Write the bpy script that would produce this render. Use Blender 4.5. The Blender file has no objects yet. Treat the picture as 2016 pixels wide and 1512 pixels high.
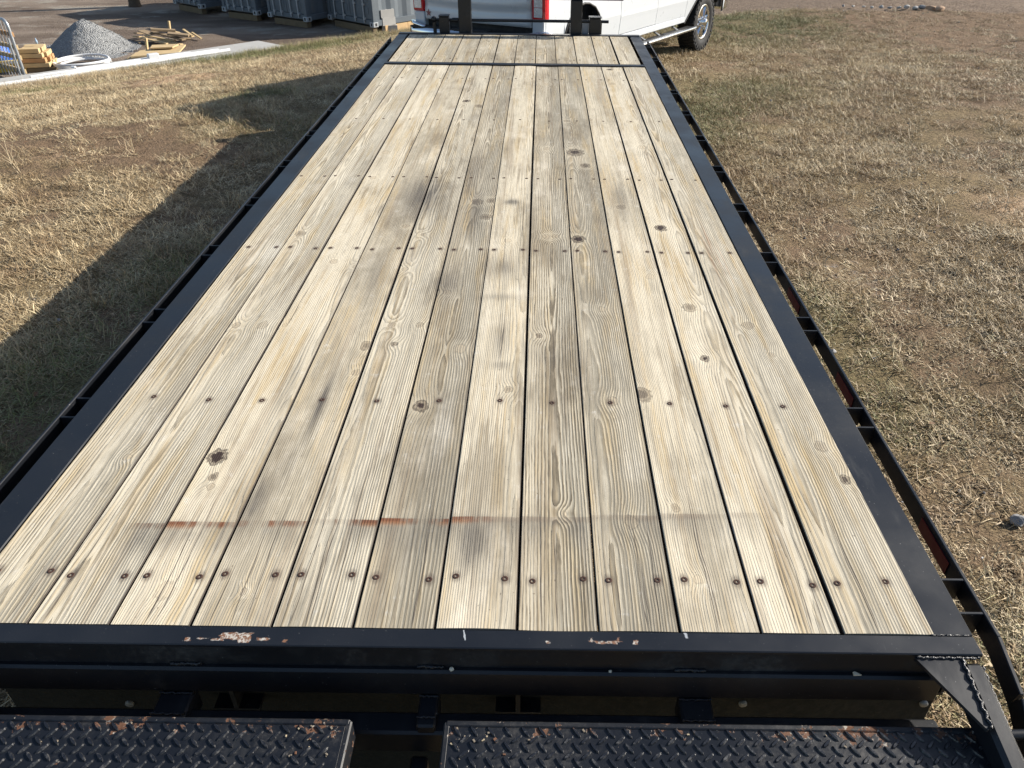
import bpy, bmesh, math, random
import numpy as np
from mathutils import Vector, Matrix

SC = bpy.context.scene
COL = SC.collection

# ------------------------------------------------------------------ camera
F_PX, PITCH, YAW, ROLL = 1510.0, 0.5971, -0.0013, 0.0122
CAM = np.array([1.3439, -1.1333, 1.4485])
PPX, PPY = 1054.6, 756.6
_f = np.array([math.sin(YAW) * math.cos(PITCH), math.cos(YAW) * math.cos(PITCH), -math.sin(PITCH)])
_r0 = np.array([math.cos(YAW), -math.sin(YAW), 0.0])
_u0 = np.cross(_r0, _f)
_R = math.cos(ROLL) * _r0 + math.sin(ROLL) * _u0
_U = -math.sin(ROLL) * _r0 + math.cos(ROLL) * _u0
cam_d = bpy.data.cameras.new('camera')
cam_d.sensor_width = 36.0
cam_d.lens = F_PX / 2016.0 * 36.0
cam_d.shift_x = (1008 - PPX) / 2016.0
cam_d.shift_y = (PPY - 756) / 2016.0
cam_d.clip_start = 0.05
cam_d.clip_end = 3000
cam = bpy.data.objects.new('camera', cam_d)
COL.objects.link(cam)
cam.matrix_world = Matrix(((_R[0], _U[0], -_f[0], CAM[0]), (_R[1], _U[1], -_f[1], CAM[1]),
                           (_R[2], _U[2], -_f[2], CAM[2]), (0, 0, 0, 1)))
SC.camera = cam

# ------------------------------------------------------------------ sky and sun
SUN_EL = math.radians(27.1)
SUN_DIR = Vector((1.0, 0.37, 0.0)).normalized() * math.cos(SUN_EL) + Vector((0, 0, math.sin(SUN_EL)))
world = bpy.data.worlds.new('World')
SC.world = world
world.use_nodes = True
wn = world.node_tree.nodes
wn.clear()
w_out = wn.new('ShaderNodeOutputWorld')
w_bg = wn.new('ShaderNodeBackground')
w_sky = wn.new('ShaderNodeTexSky')
w_sky.sky_type = 'NISHITA'
w_sky.sun_disc = False
w_sky.sun_elevation = SUN_EL
w_sky.sun_rotation = math.atan2(SUN_DIR.x, SUN_DIR.y)
w_sky.altitude = 150
w_sky.air_density = 1.0
w_sky.dust_density = 1.2
w_bg.inputs['Strength'].default_value = 0.092
world.node_tree.links.new(w_sky.outputs[0], w_bg.inputs['Color'])
world.node_tree.links.new(w_bg.outputs[0], w_out.inputs['Surface'])
sun_d = bpy.data.lights.new('sun', 'SUN')
sun_d.energy = 5.0
sun_d.angle = math.radians(0.53)
sun_d.color = (1.0, 0.94, 0.85)
sun = bpy.data.objects.new('sun', sun_d)
COL.objects.link(sun)
sun.rotation_euler = SUN_DIR.to_track_quat('Z', 'Y').to_euler()
sun.location = (20, -3, 20)
SC.view_settings.view_transform = 'Standard'
SC.view_settings.look = 'None'
SC.view_settings.gamma = 1.0
SC.view_settings.use_curve_mapping = False
SC.view_settings.exposure = 0.82

RND = random.Random(7)
GZ = -0.90      # field level beside the trailer (deck top is z = 0)
YZ = -2.35      # level of the lower yard


# ------------------------------------------------------------------ survey helpers (measured directions -> places)
def ray(px, py):
    return ((px - PPX) / F_PX) * _R - ((py - PPY) / F_PX) * _U + _f


def hit(px, py, z=0.0):
    d = ray(px, py)
    return CAM + (z - CAM[2]) / d[2] * d


def hy(px, py, y):
    d = ray(px, py)
    return CAM + (y - CAM[1]) / d[1] * d


# ------------------------------------------------------------------ object helpers
def tag(o, label=None, cat=None, group=None, kind=None):
    if label: o['label'] = label
    if cat: o['category'] = cat
    if group: o['group'] = group
    if kind: o['kind'] = kind
    return o


def thing(name, label, cat, loc=(0, 0, 0), rz=0.0, group=None):
    o = bpy.data.objects.new(name, None)
    COL.objects.link(o)
    o.location = loc
    o.rotation_euler = (0, 0, rz)
    o.empty_display_size = 0.2
    return tag(o, label, cat, group)


def link_mesh(name, me, parent=None, loc=None, rot=None):
    o = bpy.data.objects.new(name, me)
    COL.objects.link(o)
    if parent is not None: o.parent = parent
    if loc is not None: o.location = loc
    if rot is not None: o.rotation_euler = rot
    return o


class MB:
    """collects faces and links them as one mesh object"""
    def __init__(s):
        s.v, s.f, s.m, s.sm = [], [], [], []
        s.mat = 0

    def add(s, vs, fs, smooth=False):
        n = len(s.v)
        s.v += [tuple(float(c) for c in p) for p in vs]
        s.f += [tuple(i + n for i in f) for f in fs]
        s.m += [s.mat] * len(fs)
        s.sm += [smooth] * len(fs)

    def box(s, a, b, c=0.0):
        """axis box from a to b; c chamfers every edge"""
        x0, y0, z0 = [min(p, q) for p, q in zip(a, b)]
        x1, y1, z1 = [max(p, q) for p, q in zip(a, b)]
        s.obox(((x0 + x1) / 2, (y0 + y1) / 2, (z0 + z1) / 2), (1, 0, 0), (0, 1, 0), (0, 0, 1),
               ((x1 - x0) / 2, (y1 - y0) / 2, (z1 - z0) / 2), c)

    def obox(s, o, ex, ey, ez, h, c=0.0):
        o, ex, ey, ez = [np.array(q, float) for q in (o, ex, ey, ez)]
        hx, hy_, hz = h
        if c <= 0:
            vs = [o + ex * hx * i + ey * hy_ * j + ez * hz * k for k in (-1, 1) for j in (-1, 1) for i in (-1, 1)]
            s.add(vs, [(0, 2, 3, 1), (4, 5, 7, 6), (0, 1, 5, 4), (2, 6, 7, 3), (0, 4, 6, 2), (1, 3, 7, 5)])
            return
        c = min(c, hx * .45, hy_ * .45, hz * .45)
        vs, idx = [], {}
        for i in (-1, 1):
            for j in (-1, 1):
                for k in (-1, 1):
                    for ax in range(3):
                        d = [hx - c, hy_ - c, hz - c]
                        d[ax] = (hx, hy_, hz)[ax]
                        idx[i, j, k, ax] = len(vs)
                        vs.append(o + ex * d[0] * i + ey * d[1] * j + ez * d[2] * k)
        fs = []
        for ax in range(3):
            a1, a2 = (ax + 1) % 3, (ax + 2) % 3
            for sg in (-1, 1):
                q = []
                for (p, r) in ((-1, -1), (1, -1), (1, 1), (-1, 1)):
                    t = [0, 0, 0]; t[ax] = sg; t[a1] = p; t[a2] = r
                    q.append(idx[t[0], t[1], t[2], ax])
                fs.append(q if sg > 0 else q[::-1])
        for ax in range(3):
            a1, a2 = (ax + 1) % 3, (ax + 2) % 3
            for p in (-1, 1):
                for r in (-1, 1):
                    t0 = [0, 0, 0]; t1 = [0, 0, 0]
                    t0[ax], t1[ax] = -1, 1
                    t0[a1] = t1[a1] = p; t0[a2] = t1[a2] = r
                    q = [idx[(*t0, a1)], idx[(*t1, a1)], idx[(*t1, a2)], idx[(*t0, a2)]]
                    fs.append(q if p * r < 0 else q[::-1])
        for i in (-1, 1):
            for j in (-1, 1):
                for k in (-1, 1):
                    q = [idx[i, j, k, 0], idx[i, j, k, 1], idx[i, j, k, 2]]
                    fs.append(q if i * j * k > 0 else q[::-1])
        s.add(vs, fs)

    def beam(s, p, q, w, h, up=(0, 0, 1), c=0.0):
        p, q, up = np.array(p, float), np.array(q, float), np.array(up, float)
        d = q - p; L = np.linalg.norm(d); d /= L
        sx = np.cross(d, up); sx /= np.linalg.norm(sx)
        uz = np.cross(sx, d)
        s.obox((p + q) / 2, sx, d, uz, (w / 2, L / 2, h / 2), c)

    def tube(s, pts, r, n=10, cap=True, closed=False):
        pts = [np.array(p, float) for p in pts]
        rs = r if isinstance(r, (list, tuple)) else [r] * len(pts)
        N = len(pts); rings = []
        prev = None
        for i, p in enumerate(pts):
            if closed: t = pts[(i + 1) % N] - pts[i - 1]
            else: t = pts[min(i + 1, N - 1)] - pts[max(i - 1, 0)]
            t = t / (np.linalg.norm(t) + 1e-9)
            if prev is None:
                a = np.array([0, 0, 1.0]) if abs(t[2]) < .9 else np.array([1.0, 0, 0])
                e = np.cross(t, a)
            else:
                e = prev - t * (prev @ t)
            e /= np.linalg.norm(e); prev = e
            b = np.cross(t, e)
            rings.append([p + rs[i] * (math.cos(2 * math.pi * k / n) * e + math.sin(2 * math.pi * k / n) * b) for k in range(n)])
        vs = [v for g in rings for v in g]
        fs = []
        for i in range(N if closed else N - 1):
            j = (i + 1) % N
            for k in range(n):
                fs.append((i * n + k, i * n + (k + 1) % n, j * n + (k + 1) % n, j * n + k))
        s.add(vs, fs, True)
        if cap and not closed:
            s.add(rings[0], [tuple(range(n))[::-1]])
            s.add(rings[-1], [tuple(range(n))])

    def lathe(s, o, axis, ref, prof, n=32, smooth=True):
        """prof: list of (distance along axis, radius)"""
        o, ax, e = np.array(o, float), np.array(axis, float), np.array(ref, float)
        ax /= np.linalg.norm(ax); e = e - ax * (e @ ax); e /= np.linalg.norm(e); b = np.cross(ax, e)
        vs = [o + ax * t + r * (math.cos(2 * math.pi * k / n) * e + math.sin(2 * math.pi * k / n) * b) for t, r in prof for k in range(n)]
        fs = [(i * n + k, i * n + (k + 1) % n, (i + 1) * n + (k + 1) % n, (i + 1) * n + k) for i in range(len(prof) - 1) for k in range(n)]
        s.add(vs, fs, smooth)

    def prism(s, poly, vec):
        """polygon (list of 3-D points) extruded by vec"""
        n = len(poly); vec = np.array(vec, float)
        a = [np.array(p, float) for p in poly]
        s.add(a + [p + vec for p in a], [tuple(range(n))[::-1], tuple(range(n, 2 * n))] + [(i, (i + 1) % n, (i + 1) % n + n, i + n) for i in range(n)])

    def build(s, name, mats, parent=None, loc=None, rot=None, fix=True):
        me = bpy.data.meshes.new(name)
        me.from_pydata(s.v, [], s.f)
        for m in (mats if isinstance(mats, (list, tuple)) else [mats]): me.materials.append(m)
        me.polygons.foreach_set('material_index', s.m)
        me.polygons.foreach_set('use_smooth', s.sm)
        if fix:
            bm = bmesh.new(); bm.from_mesh(me)
            bmesh.ops.recalc_face_normals(bm, faces=bm.faces)
            bm.to_mesh(me); bm.free()
        me.update()
        return link_mesh(name, me, parent, loc, rot)


# ------------------------------------------------------------------ shader helper: sockets with arithmetic
class S:
    def __init__(s, nt, sock): s.nt, s.k = nt, sock
    def _m(s, op, b=None, c=None, clamp=False):
        n = s.nt.nodes.new('ShaderNodeMath'); n.operation = op; n.use_clamp = clamp
        for i, q in enumerate((s, b, c)):
            if q is None: continue
            if isinstance(q, S): s.nt.links.new(q.k, n.inputs[i])
            else: n.inputs[i].default_value = q
        return S(s.nt, n.outputs[0])
    def __add__(s, b): return s._m('ADD', b)
    __radd__ = __add__
    def __mul__(s, b): return s._m('MULTIPLY', b)
    __rmul__ = __mul__
    def __sub__(s, b): return s._m('SUBTRACT', b)
    def __rsub__(s, b): return (s * -1.0) + b
    def __truediv__(s, b): return s._m('DIVIDE', b)
    def mx(s, b): return s._m('MAXIMUM', b)
    def mn(s, b): return s._m('MINIMUM', b)
    def pw(s, b): return s._m('POWER', b)
    def fr(s): return s._m('FRACT')
    def ab(s): return s._m('ABSOLUTE')
    def ex(s): return s._m('EXPONENT')
    def sq(s): return s._m('SQRT')
    def sn(s): return s._m('SINE')
    def cl(s): return s._m('ADD', 0.0, clamp=True)
    def step(s, a, b, lo=0.0, hi=1.0, smooth=True):
        n = s.nt.nodes.new('ShaderNodeMapRange')
        n.interpolation_type = 'SMOOTHSTEP' if smooth else 'LINEAR'
        s.nt.links.new(s.k, n.inputs[0])
        for i, q in enumerate((a, b, lo, hi)): n.inputs[i + 1].default_value = q
        return S(s.nt, n.outputs[0])


class MAT:
    def __init__(s, name):
        s.m = bpy.data.materials.new(name)
        s.m.use_nodes = True
        s.nt = s.m.node_tree
        s.b = s.nt.nodes['Principled BSDF']
    def node(s, t): return s.nt.nodes.new(t)
    def w(s, sock): return S(s.nt, sock)
    def val(s, x):
        n = s.node('ShaderNodeValue'); n.outputs[0].default_value = x
        return s.w(n.outputs[0])
    def coord(s, which='Object'):
        return s.node('ShaderNodeTexCoord').outputs[which]
    def pos(s): return s.node('ShaderNodeNewGeometry').outputs['Position']
    def sep(s, vec):
        n = s.node('ShaderNodeSeparateXYZ'); s.nt.links.new(vec, n.inputs[0])
        return [s.w(o) for o in n.outputs]
    def comb(s, x, y, z):
        n = s.node('ShaderNodeCombineXYZ')
        for i, q in enumerate((x, y, z)):
            if isinstance(q, S): s.nt.links.new(q.k, n.inputs[i])
            else: n.inputs[i].default_value = q
        return n.outputs[0]
    def noise(s, vec, scale, detail=3, rough=.55, dist=0.0):
        n = s.node('ShaderNodeTexNoise')
        if vec is not None: s.nt.links.new(vec, n.inputs['Vector'])
        n.inputs['Scale'].default_value = scale
        n.inputs['Detail'].default_value = detail
        n.inputs['Roughness'].default_value = rough
        n.inputs['Distortion'].default_value = dist
        return s.w(n.outputs[0])
    def vor(s, vec, scale, feature='F1', out='Distance'):
        n = s.node('ShaderNodeTexVoronoi'); n.feature = feature
        if vec is not None: s.nt.links.new(vec, n.inputs['Vector'])
        n.inputs['Scale'].default_value = scale
        return n.outputs[out]
    def attr(s, name, typ='GEOMETRY', out='Fac'):
        n = s.node('ShaderNodeAttribute'); n.attribute_type = typ; n.attribute_name = name
        return s.w(n.outputs[out])
    def mix(s, fac, a, b, blend='MIX'):
        n = s.node('ShaderNodeMix'); n.data_type = 'RGBA'; n.blend_type = blend
        for i, q in ((0, fac), (6, a), (7, b)):
            if isinstance(q, S): s.nt.links.new(q.k, n.inputs[i])
            elif hasattr(q, 'is_output'): s.nt.links.new(q, n.inputs[i])
            elif isinstance(q, (int, float)): n.inputs[i].default_value = q
            else: n.inputs[i].default_value = (*q, 1)
        return n.outputs[2]
    def set(s, name, q):
        i = s.b.inputs[name]
        if isinstance(q, S): s.nt.links.new(q.k, i)
        elif hasattr(q, 'is_output'): s.nt.links.new(q, i)
        elif isinstance(q, (int, float)): i.default_value = q
        else: i.default_value = (*q, 1)
    def bump(s, h, strength=.5, dist=.01):
        n = s.node('ShaderNodeBump')
        s.nt.links.new(h.k, n.inputs['Height'])
        n.inputs['Strength'].default_value = strength
        n.inputs['Distance'].default_value = dist
        s.nt.links.new(n.outputs[0], s.b.inputs['Normal'])


def simple(name, col, rough=.5, metal=0.0, spec=.5, var=.12, scale=8, coat=0.0, bump=0.0, bscale=60):
    m = MAT(name)
    n = m.noise(m.coord(), scale, 4)
    m.set('Base Color', m.mix(n, [c * (1 - var) for c in col], [min(1, c * (1 + var)) for c in col]))
    n2 = m.noise(m.coord(), scale * 3, 3)
    m.set('Roughness', n2.step(.3, .7, rough * .85, min(1, rough * 1.15)))
    m.set('Metallic', metal); m.set('Specular IOR Level', spec)
    if coat: m.set('Coat Weight', coat); m.set('Coat Roughness', .04)
    if bump: m.bump(m.noise(m.coord(), bscale, 4), bump, .01)
    return m.m


# ------------------------------------------------------------------ materials
def mat_steel(name, rust=0.0, dust=.25, rough=.38, edge=0.0):
    """black trailer paint with scuffs, dust and, when asked for, chips down to rust"""
    m = MAT(name)
    p = m.pos()
    x, y, z = m.sep(p)
    big = m.noise(p, 3.0, 4)
    fine = m.noise(p, 55.0, 5, .7)
    col = m.mix(big, (.0055, .0065, .0088), (.0105, .0120, .0155))
    d = (big * .6 + fine * .5).step(.55, .85) * dust
    col = m.mix(d, col, (.085, .08, .072))
    # fine bright scratches and specks
    sp = m.noise(p, 160.0, 2, .5).step(.735, .76)
    col = m.mix(sp * .5, col, (.30, .29, .27))
    sc = m.noise(m.comb(x * 14.0, y * 120.0, z * 14.0), 1.0, 3, .6).step(.69, .77) * m.noise(p, 5.0, 3).step(.52, .66)
    sc = sc.mx(m.noise(m.comb(x * 130.0, y * 7.0, z * 60.0), 1.0, 3, .6).step(.70, .78) * m.noise(p, 6.0, 3).step(.56, .68))
    col = m.mix(sc * .35, col, (.16, .16, .16))
    smear = (m.noise(m.comb(x * 9.0, y * 2.0, z * 9.0), 1.0, 5, .65)).step(.54, .72)
    col = m.mix(smear * .16, col, (.10, .098, .092))
    ro = big.step(.3, .7, rough * .8, rough * 1.25) + d * .3 + smear * .14
    if rust:
        r1 = m.noise(p, 9.0, 4, .6)
        r2 = m.noise(p, 38.0, 5, .65)
        if edge: r1 = r1 + y.step(-.24, -.17) * edge
        rm = (r1 * .55 + r2 * .75).step(.83 - .06 * rust, .87 - .06 * rust)
        rc = m.mix(m.noise(p, 90, 3), (.05, .022, .013), (.20, .095, .05))
        rc = m.mix(m.noise(p, 70, 3).step(.56, .62), rc, (.38, .34, .28))
        col = m.mix(rm, col, rc)
        ro = ro + rm * .35
        m.bump(fine * .5 - rm * .7, .5, .002)
    else:
        m.bump(fine, .08, .002)
    m.set('Base Color', col); m.set('Roughness', ro); m.set('Specular IOR Level', .42)
    return m.m


M_STEEL = mat_steel('black_trailer_paint', dust=.12)
M_DUSTY = mat_steel('dusty_black_steel', dust=.8, rough=.5)
M_TREAD = mat_steel('worn_tread_paint', rust=.1, dust=.75, rough=.32, edge=.26)
def mat_lug():
    m = MAT('worn_tread_lugs'); p = m.pos(); y = m.sep(p)[1]
    n = m.noise(p, 30, 4, .65); f = m.noise(p, 120, 3)
    c = m.mix((n * .7 + f * .4).step(.54, .78), (.010, .011, .014), (.085, .083, .08))
    c = m.mix((n + y.step(-.235, -.17) * .22).step(.73, .82), c, m.mix(f, (.075, .036, .022), (.19, .10, .058)))
    m.set('Base Color', c); m.set('Roughness', n.step(.3, .7, .22, .42)); m.set('Specular IOR Level', .6)
    return m.m


M_LUG = mat_lug()
M_RIM = mat_steel('worn_edge_paint', rust=1.6, dust=.7, rough=.45)
M_WELD = simple('weld_metal', (.010, .011, .014), .36, 0, .5, .3, 60, bump=.6, bscale=120)


def mat_header():
    """rear header: black paint with the bare, rusty patches where the ramps rub"""
    m = MAT('rear_header_paint')
    p = m.pos(); x, y, z = m.sep(p)
    big = m.noise(p, 4.0, 4); fine = m.noise(p, 70, 5, .7)
    col = m.mix(big, (.0055, .0065, .0088), (.0105, .0120, .0155))
    ro = big.step(.3, .7, .3, .45)
    wob = m.noise(p, 95, 3) - .5
    def patch(px0, py0, px1, py1, soft=.004):
        a, b = hit(px0, py0), hit(px1, py1)
        cx, cy = (a[0] + b[0]) / 2, (a[1] + b[1]) / 2
        hx, hyy = abs(a[0] - b[0]) / 2, abs(a[1] - b[1]) / 2
        dx = (x - cx).ab() - hx + wob * .018
        dy = (y - cy).ab() - hyy + wob * .010
        return dx.mx(dy).step(soft * .4, -soft * .4)
    chips = None
    for q in ((438, 1245, 466, 1259), (466, 1246, 495, 1258), (470, 1256, 492, 1266), (416, 1257, 440, 1261), (386, 1256, 412, 1258),
              (508, 1256, 530, 1261), (366, 1255, 373, 1262), (558, 1260, 563, 1265), (1172, 1263, 1214, 1268), (1160, 1262, 1226, 1264),
              (1246, 1261, 1256, 1269), (1076, 1262, 1082, 1267), (1163, 1256, 1166, 1264), (1216, 1256, 1219, 1264)):
        k = patch(*q)
        chips = k if chips is None else chips.mx(k)
    cc = m.mix(m.noise(p, 130, 3).step(.40, .6), (.15, .068, .035), (.44, .41, .36))
    cc = m.mix(m.noise(p, 60, 3).step(.5, .56), cc, (.18, .085, .045))
    # scratches running across the flange
    v = m.comb(x * 160.0, y * 9.0, z * 9.0)
    scr = m.noise(v, 1.0, 3, .6).step(.70, .78) * m.noise(p, 7, 2).step(.5, .65)
    sp = m.noise(p, 180.0, 2, .5).step(.72, .75)
    col = m.mix(scr * .35 + sp * .4, col, (.24, .24, .24))
    for q in ((1345, 1236, 1353, 1258), (912, 1232, 916, 1262)):
        a, b = hit(q[0], q[1]), hit(q[2], q[3])
        t = (y - a[1]) / (b[1] - a[1])
        dx = (x - a[0] - t * (b[0] - a[0]) + wob * .006).ab().step(.0045 if q[0] > 1000 else .0022, .001)
        rng = t.step(0, .08) * t.step(1.0, .9)
        col = m.mix(dx * rng * .85, col, (.42, .44, .46))
    col = m.mix(chips, col, cc)
    m.set('Base Color', col); m.set('Roughness', ro + chips * .35); m.set('Specular IOR Level', .5)
    m.bump(fine * .3 - chips, .25, .0015)
    return m.m


M_HEADER = mat_header()

# ---- weathered pine deck boards
PLANK_W = 0.1865
_ring_cache = {}

STAINS = [  # dark weather stains on the deck: pixel centre, half width, half length (pixels), strength
    (832, 385, 34, 34, .75), (930, 345, 14, 45, .45), (935, 418, 16, 40, .55), (1008, 399, 14, 5, .8), (880, 560, 26, 26, .6),
    (990, 528, 26, 16, .5), (985, 586, 40, 6, .35), (632, 795, 8, 60, .75), (985, 668, 12, 34, .5), (742, 545, 24, 40, .4),
    (505, 985, 16, 40, .55), (930, 1075, 28, 48, .7), (985, 720, 18, 8, .45), (1222, 395, 14, 30, .5), (1080, 700, 30, 14, .25),
    (300, 1060, 30, 30, .35), (800, 1075, 40, 36, .25), (560, 940, 10, 60, .25), (860, 440, 22, 60, .22), (1400, 860, 14, 60, .2),
    (575, 745, 12, 90, .25), (425, 1060, 20, 34, .3)]
KNOTS = [  # knots seen on the deck: pixel centre, radius in pixels, darkness
    (426, 900, 17, 1.0), (419, 939, 8, .7), (414, 958, 9, .35), (516, 640, 13, .3), (465, 640, 9, .4), (771, 640, 10, .45), (826, 640, 9, .4),
    (775, 678, 7, .8), (826, 799, 13, .9), (905, 686, 16, .15), (1001, 768, 10, .5), (1203, 790, 15, .25), (1262, 777, 15, .7),
    (1388, 706, 9, .9), (1357, 606, 11, .6), (1300, 449, 10, 1.0), (1137, 471, 12, 1.0), (1130, 300, 16, .85), (1152, 326, 9, .7),
    (938, 397, 10, .6), (968, 395, 8, .6), (956, 427, 10, .6), (1185, 609, 12, .2), (1061, 660, 7, .8), (1075, 465, 9, .3), (1093, 464, 8, .3),
    (1076, 292, 9, .3), (722, 680, 12, .6), (700, 733, 10, .4), (591, 460, 12, .5), (657, 515, 9, .3), (918, 199, 7, .9), (944, 209, 8, .6),
    (1616, 880, 15, .4), (1663, 945, 9, .8), (1329, 1000, 11, .5), (1243, 1028, 18, .2), (1471, 642, 13, .4), (1374, 1142, 12, .2),
    (324, 1163, 20, .15), (480, 1165, 9, .4), (797, 530, 9, .3), (834, 462, 8, .4), (1000, 475, 9, .2), (1222, 408, 10, .5), (1115, 238, 8, .5),
    (1200, 137, 6, .9), (1205, 165, 7, .4), (862, 290, 8, .3), (800, 445, 9, .35), (700, 525, 8, .3), (1160, 236, 7, .4), (1265, 290, 12, .2),
    (1240, 240, 8, .3), (1320, 240, 10, .15), (1380, 325, 10, .2), (1280, 545, 11, .2), (1520, 700, 9, .3), (990, 272, 9, .2), (1075, 165, 8, .3),
    (735, 350, 8, .3), (560, 640, 8, .25), (250, 900, 10, .15), (1110, 1010, 9, .15), (655, 265, 8, .3), (880, 575, 9, .3), (760, 300, 9, .2)]


def plank_of(x):
    return max(0, min(11, int(x / PLANK_W)))


_kn = {}
for (px, py, r, dk) in KNOTS:
    P = hit(px, py)
    zc = (P - CAM) @ _f
    _kn.setdefault((plank_of(P[0]), P[1] > 5.93), []).append((P[0], P[1], r * zc / F_PX, dk))
_st = [(*hit(px, py)[:2], hw * ((hit(px, py) - CAM) @ _f) / F_PX, abs(hit(px, py - hl)[1] - hit(px, py + hl)[1]) / 2, k) for px, py, hw, hl, k in STAINS]
RUST_Y = [hit(250, 1031)[1], hit(960, 1020)[1], hit(250, 1031)[0], hit(960, 1020)[0]]


_screws = {}


def knot_group():
    g = bpy.data.node_groups.new('wood_knot', 'ShaderNodeTree')
    for nm in ('u', 'v', 'ku', 'kv', 's'):
        g.interface.new_socket(nm, in_out='INPUT', socket_type='NodeSocketFloat')
    for nm in ('halo', 'core'):
        g.interface.new_socket(nm, in_out='OUTPUT', socket_type='NodeSocketFloat')
    i, o = g.nodes.new('NodeGroupInput'), g.nodes.new('NodeGroupOutput')
    u, v, ku, kv, s = [S(g, q) for q in i.outputs[:5]]
    du = (u - ku) / s; dv = (v - kv) / s
    d2 = du * du + dv * dv * .55
    g.links.new((d2 * -.16).ex().k, o.inputs[0])
    g.links.new(d2.sq().k, o.inputs[1])
    return g


G_KNOT = knot_group()


def mat_plank(i, front):
    rg = random.Random(100 + i + (50 if front else 0))
    m = MAT('weathered_pine_board')
    n = m.node('ShaderNodeUVMap'); n.uv_map = 'deck'
    u, v, _ = m.sep(n.outputs[0])
    sd = rg.uniform(0, 60)
    p = u - (i + .5) * PLANK_W
    # annual rings: distance to a wandering pith line below the board
    low = m.noise(m.comb(v * .55 + sd, sd, 0.0), 1.0, 2, .5) - .5
    mid = m.noise(m.comb(u * 7.0 + sd, v * 1.5, sd), 1.0, 3, .55) - .5
    style = {0: 'flat', 1: 'mix', 2: 'edge', 3: 'edge', 4: 'mix', 5: 'flat', 6: 'edge', 7: 'flat', 8: 'mix', 9: 'edge', 10: 'mix', 11: 'mix'}[i]
    if front: style = rg.choice(['flat', 'flat', 'mix'])
    if style == 'flat': d0, da, pc, spc = .018, .11, rg.uniform(-.02, .02), .0088
    elif style == 'mix': d0, da, pc, spc = .035, .10, rg.choice((-1, 1)) * rg.uniform(.02, .05), .0068
    else: d0, da, pc, spc = .05, .08, rg.choice((-1, 1)) * rg.uniform(.08, .12), .0056
    dep = (low * da + d0 + mid * .012).ab()
    pp = p - pc + low * .03 + mid * .012
    r = (pp * pp + dep * dep).sq()
    halo = None; core = None; dark = None
    kn1 = m.noise(m.comb(u * 75.0, v * 45.0, sd), 1.0, 3, .6)
    ks = list(_kn.get((i, front), []))
    if not front:
        for _ in range(max(0, 3 - len(ks))):
            ks.append(((i + rg.uniform(.2, .8)) * PLANK_W, rg.uniform(.4, 5.7), rg.uniform(.007, .012), rg.choice((.1, .2, .3))))
    else:
        for _ in range(1):
            ks.append(((i + rg.uniform(.25, .75)) * PLANK_W, rg.uniform(6.05, 7.1), rg.uniform(.012, .02), rg.choice((.1, .2, .4))))
    for (ku, kv, s, dk) in ks:
        g = m.node('ShaderNodeGroup'); g.node_tree = G_KNOT
        m.nt.links.new(u.k, g.inputs[0]); m.nt.links.new(v.k, g.inputs[1])
        g.inputs[2].default_value = ku; g.inputs[3].default_value = kv; g.inputs[4].default_value = s * (1.05 if dk >= .6 else .82)
        h = m.w(g.outputs[0]); d = m.w(g.outputs[1]) + mid * 1.1 + (kn1 - .5) * 1.3
        c = d.step(1.0, .75)
        halo = h if halo is None else halo + h
        core = c if core is None else core.mx(c)
        dkm = d.step(.95, .35) * max(0, dk * 1.45 - .3) + (d - .92).ab().step(.24, .05) * (.10 + .6 * dk)
        dark = dkm if dark is None else dark.mx(dkm)
    fib2 = m.noise(m.comb(u * 95.0 + sd, v * 1.3, sd), 1.0, 4, .62)
    ph = r * (1.0 / spc) + m.noise(m.comb(u * 26.0, v * 2.6, sd), 1.0, 4, .62) * 1.7 + (fib2 - .5) * .5 + halo * 2.3
    t = ph.fr()
    late = t.step(.25, .88) * t.step(1.0, .93)
    pale = t.step(.34, .08) * t.step(-.02, .06)
    fib = m.noise(m.comb(u * 420.0, v * 5.0, sd), 1.0, 4, .65)
    pat = m.noise(m.comb(u * 6.0 + sd, v * .9, 1.0), 1.0, 5, .62)
    pat2 = m.noise(m.comb(u * 15.0 + sd, v * 1.2, 7.0), 1.0, 5, .62)
    pat3 = m.noise(m.comb(u * 30.0 + sd, v * 12.0, 3.0), 1.0, 4, .65)
    pat4 = m.noise(m.comb(u * 20.0 - sd, v * .7, 11.0), 1.0, 4, .6)
    scuf = m.noise(m.comb(u * 16.0, v * 30.0, 2.0), 1.0, 4, .6)
    tone = {0: .46, 1: .56, 2: .52, 3: .36, 4: .58, 5: .32, 6: .50, 7: .38, 8: .35, 9: .47, 10: .54, 11: .50}[i] + rg.uniform(-.03, .03)
    if front: tone = .42
    gy = {3: .88, 5: .90, 7: .92, 8: .90, 10: 1.06, 4: 1.06}.get(i, 1.0) * rg.uniform(.95, 1.05)
    grey = (.315 * gy, .275 * gy, .202 * gy); cream = (.63, .56, .425)
    col = m.mix((pat * .75 + fib2 * .5 + (pat3 - .5) * .35 - .55 + (tone - .5) * .8).step(-.20, .22), grey, cream)
    # honey coloured streaks along the grain, brown heart streaks, bleached blotches
    yel = (pat2 * .75 + fib2 * .45).step(.57, .78)
    yel = yel.mx(((p.ab() - PLANK_W * .5).ab().step(.035, 0.0)) * pat.step(.46, .66) * .6)
    col = m.mix(yel * {0: .9, 2: .9, 4: .8, 5: .95, 10: .85, 11: .9}.get(i, .75), col, (.51, .375, .185))
    brn = (pat4 * .8 + fib2 * .35).step(.58, .74)
    col = m.mix(brn * .6, col, (.25, .19, .125))
    col = m.mix((pat3 * .6 + scuf * .5).step(.62, .80) * .65, col, (.66, .635, .57))
    lstr = {'flat': .88, 'mix': .68, 'edge': .50}[style] * {5: 1.1, 7: 1.1, 8: 1.2}.get(i, 1.0)
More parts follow.
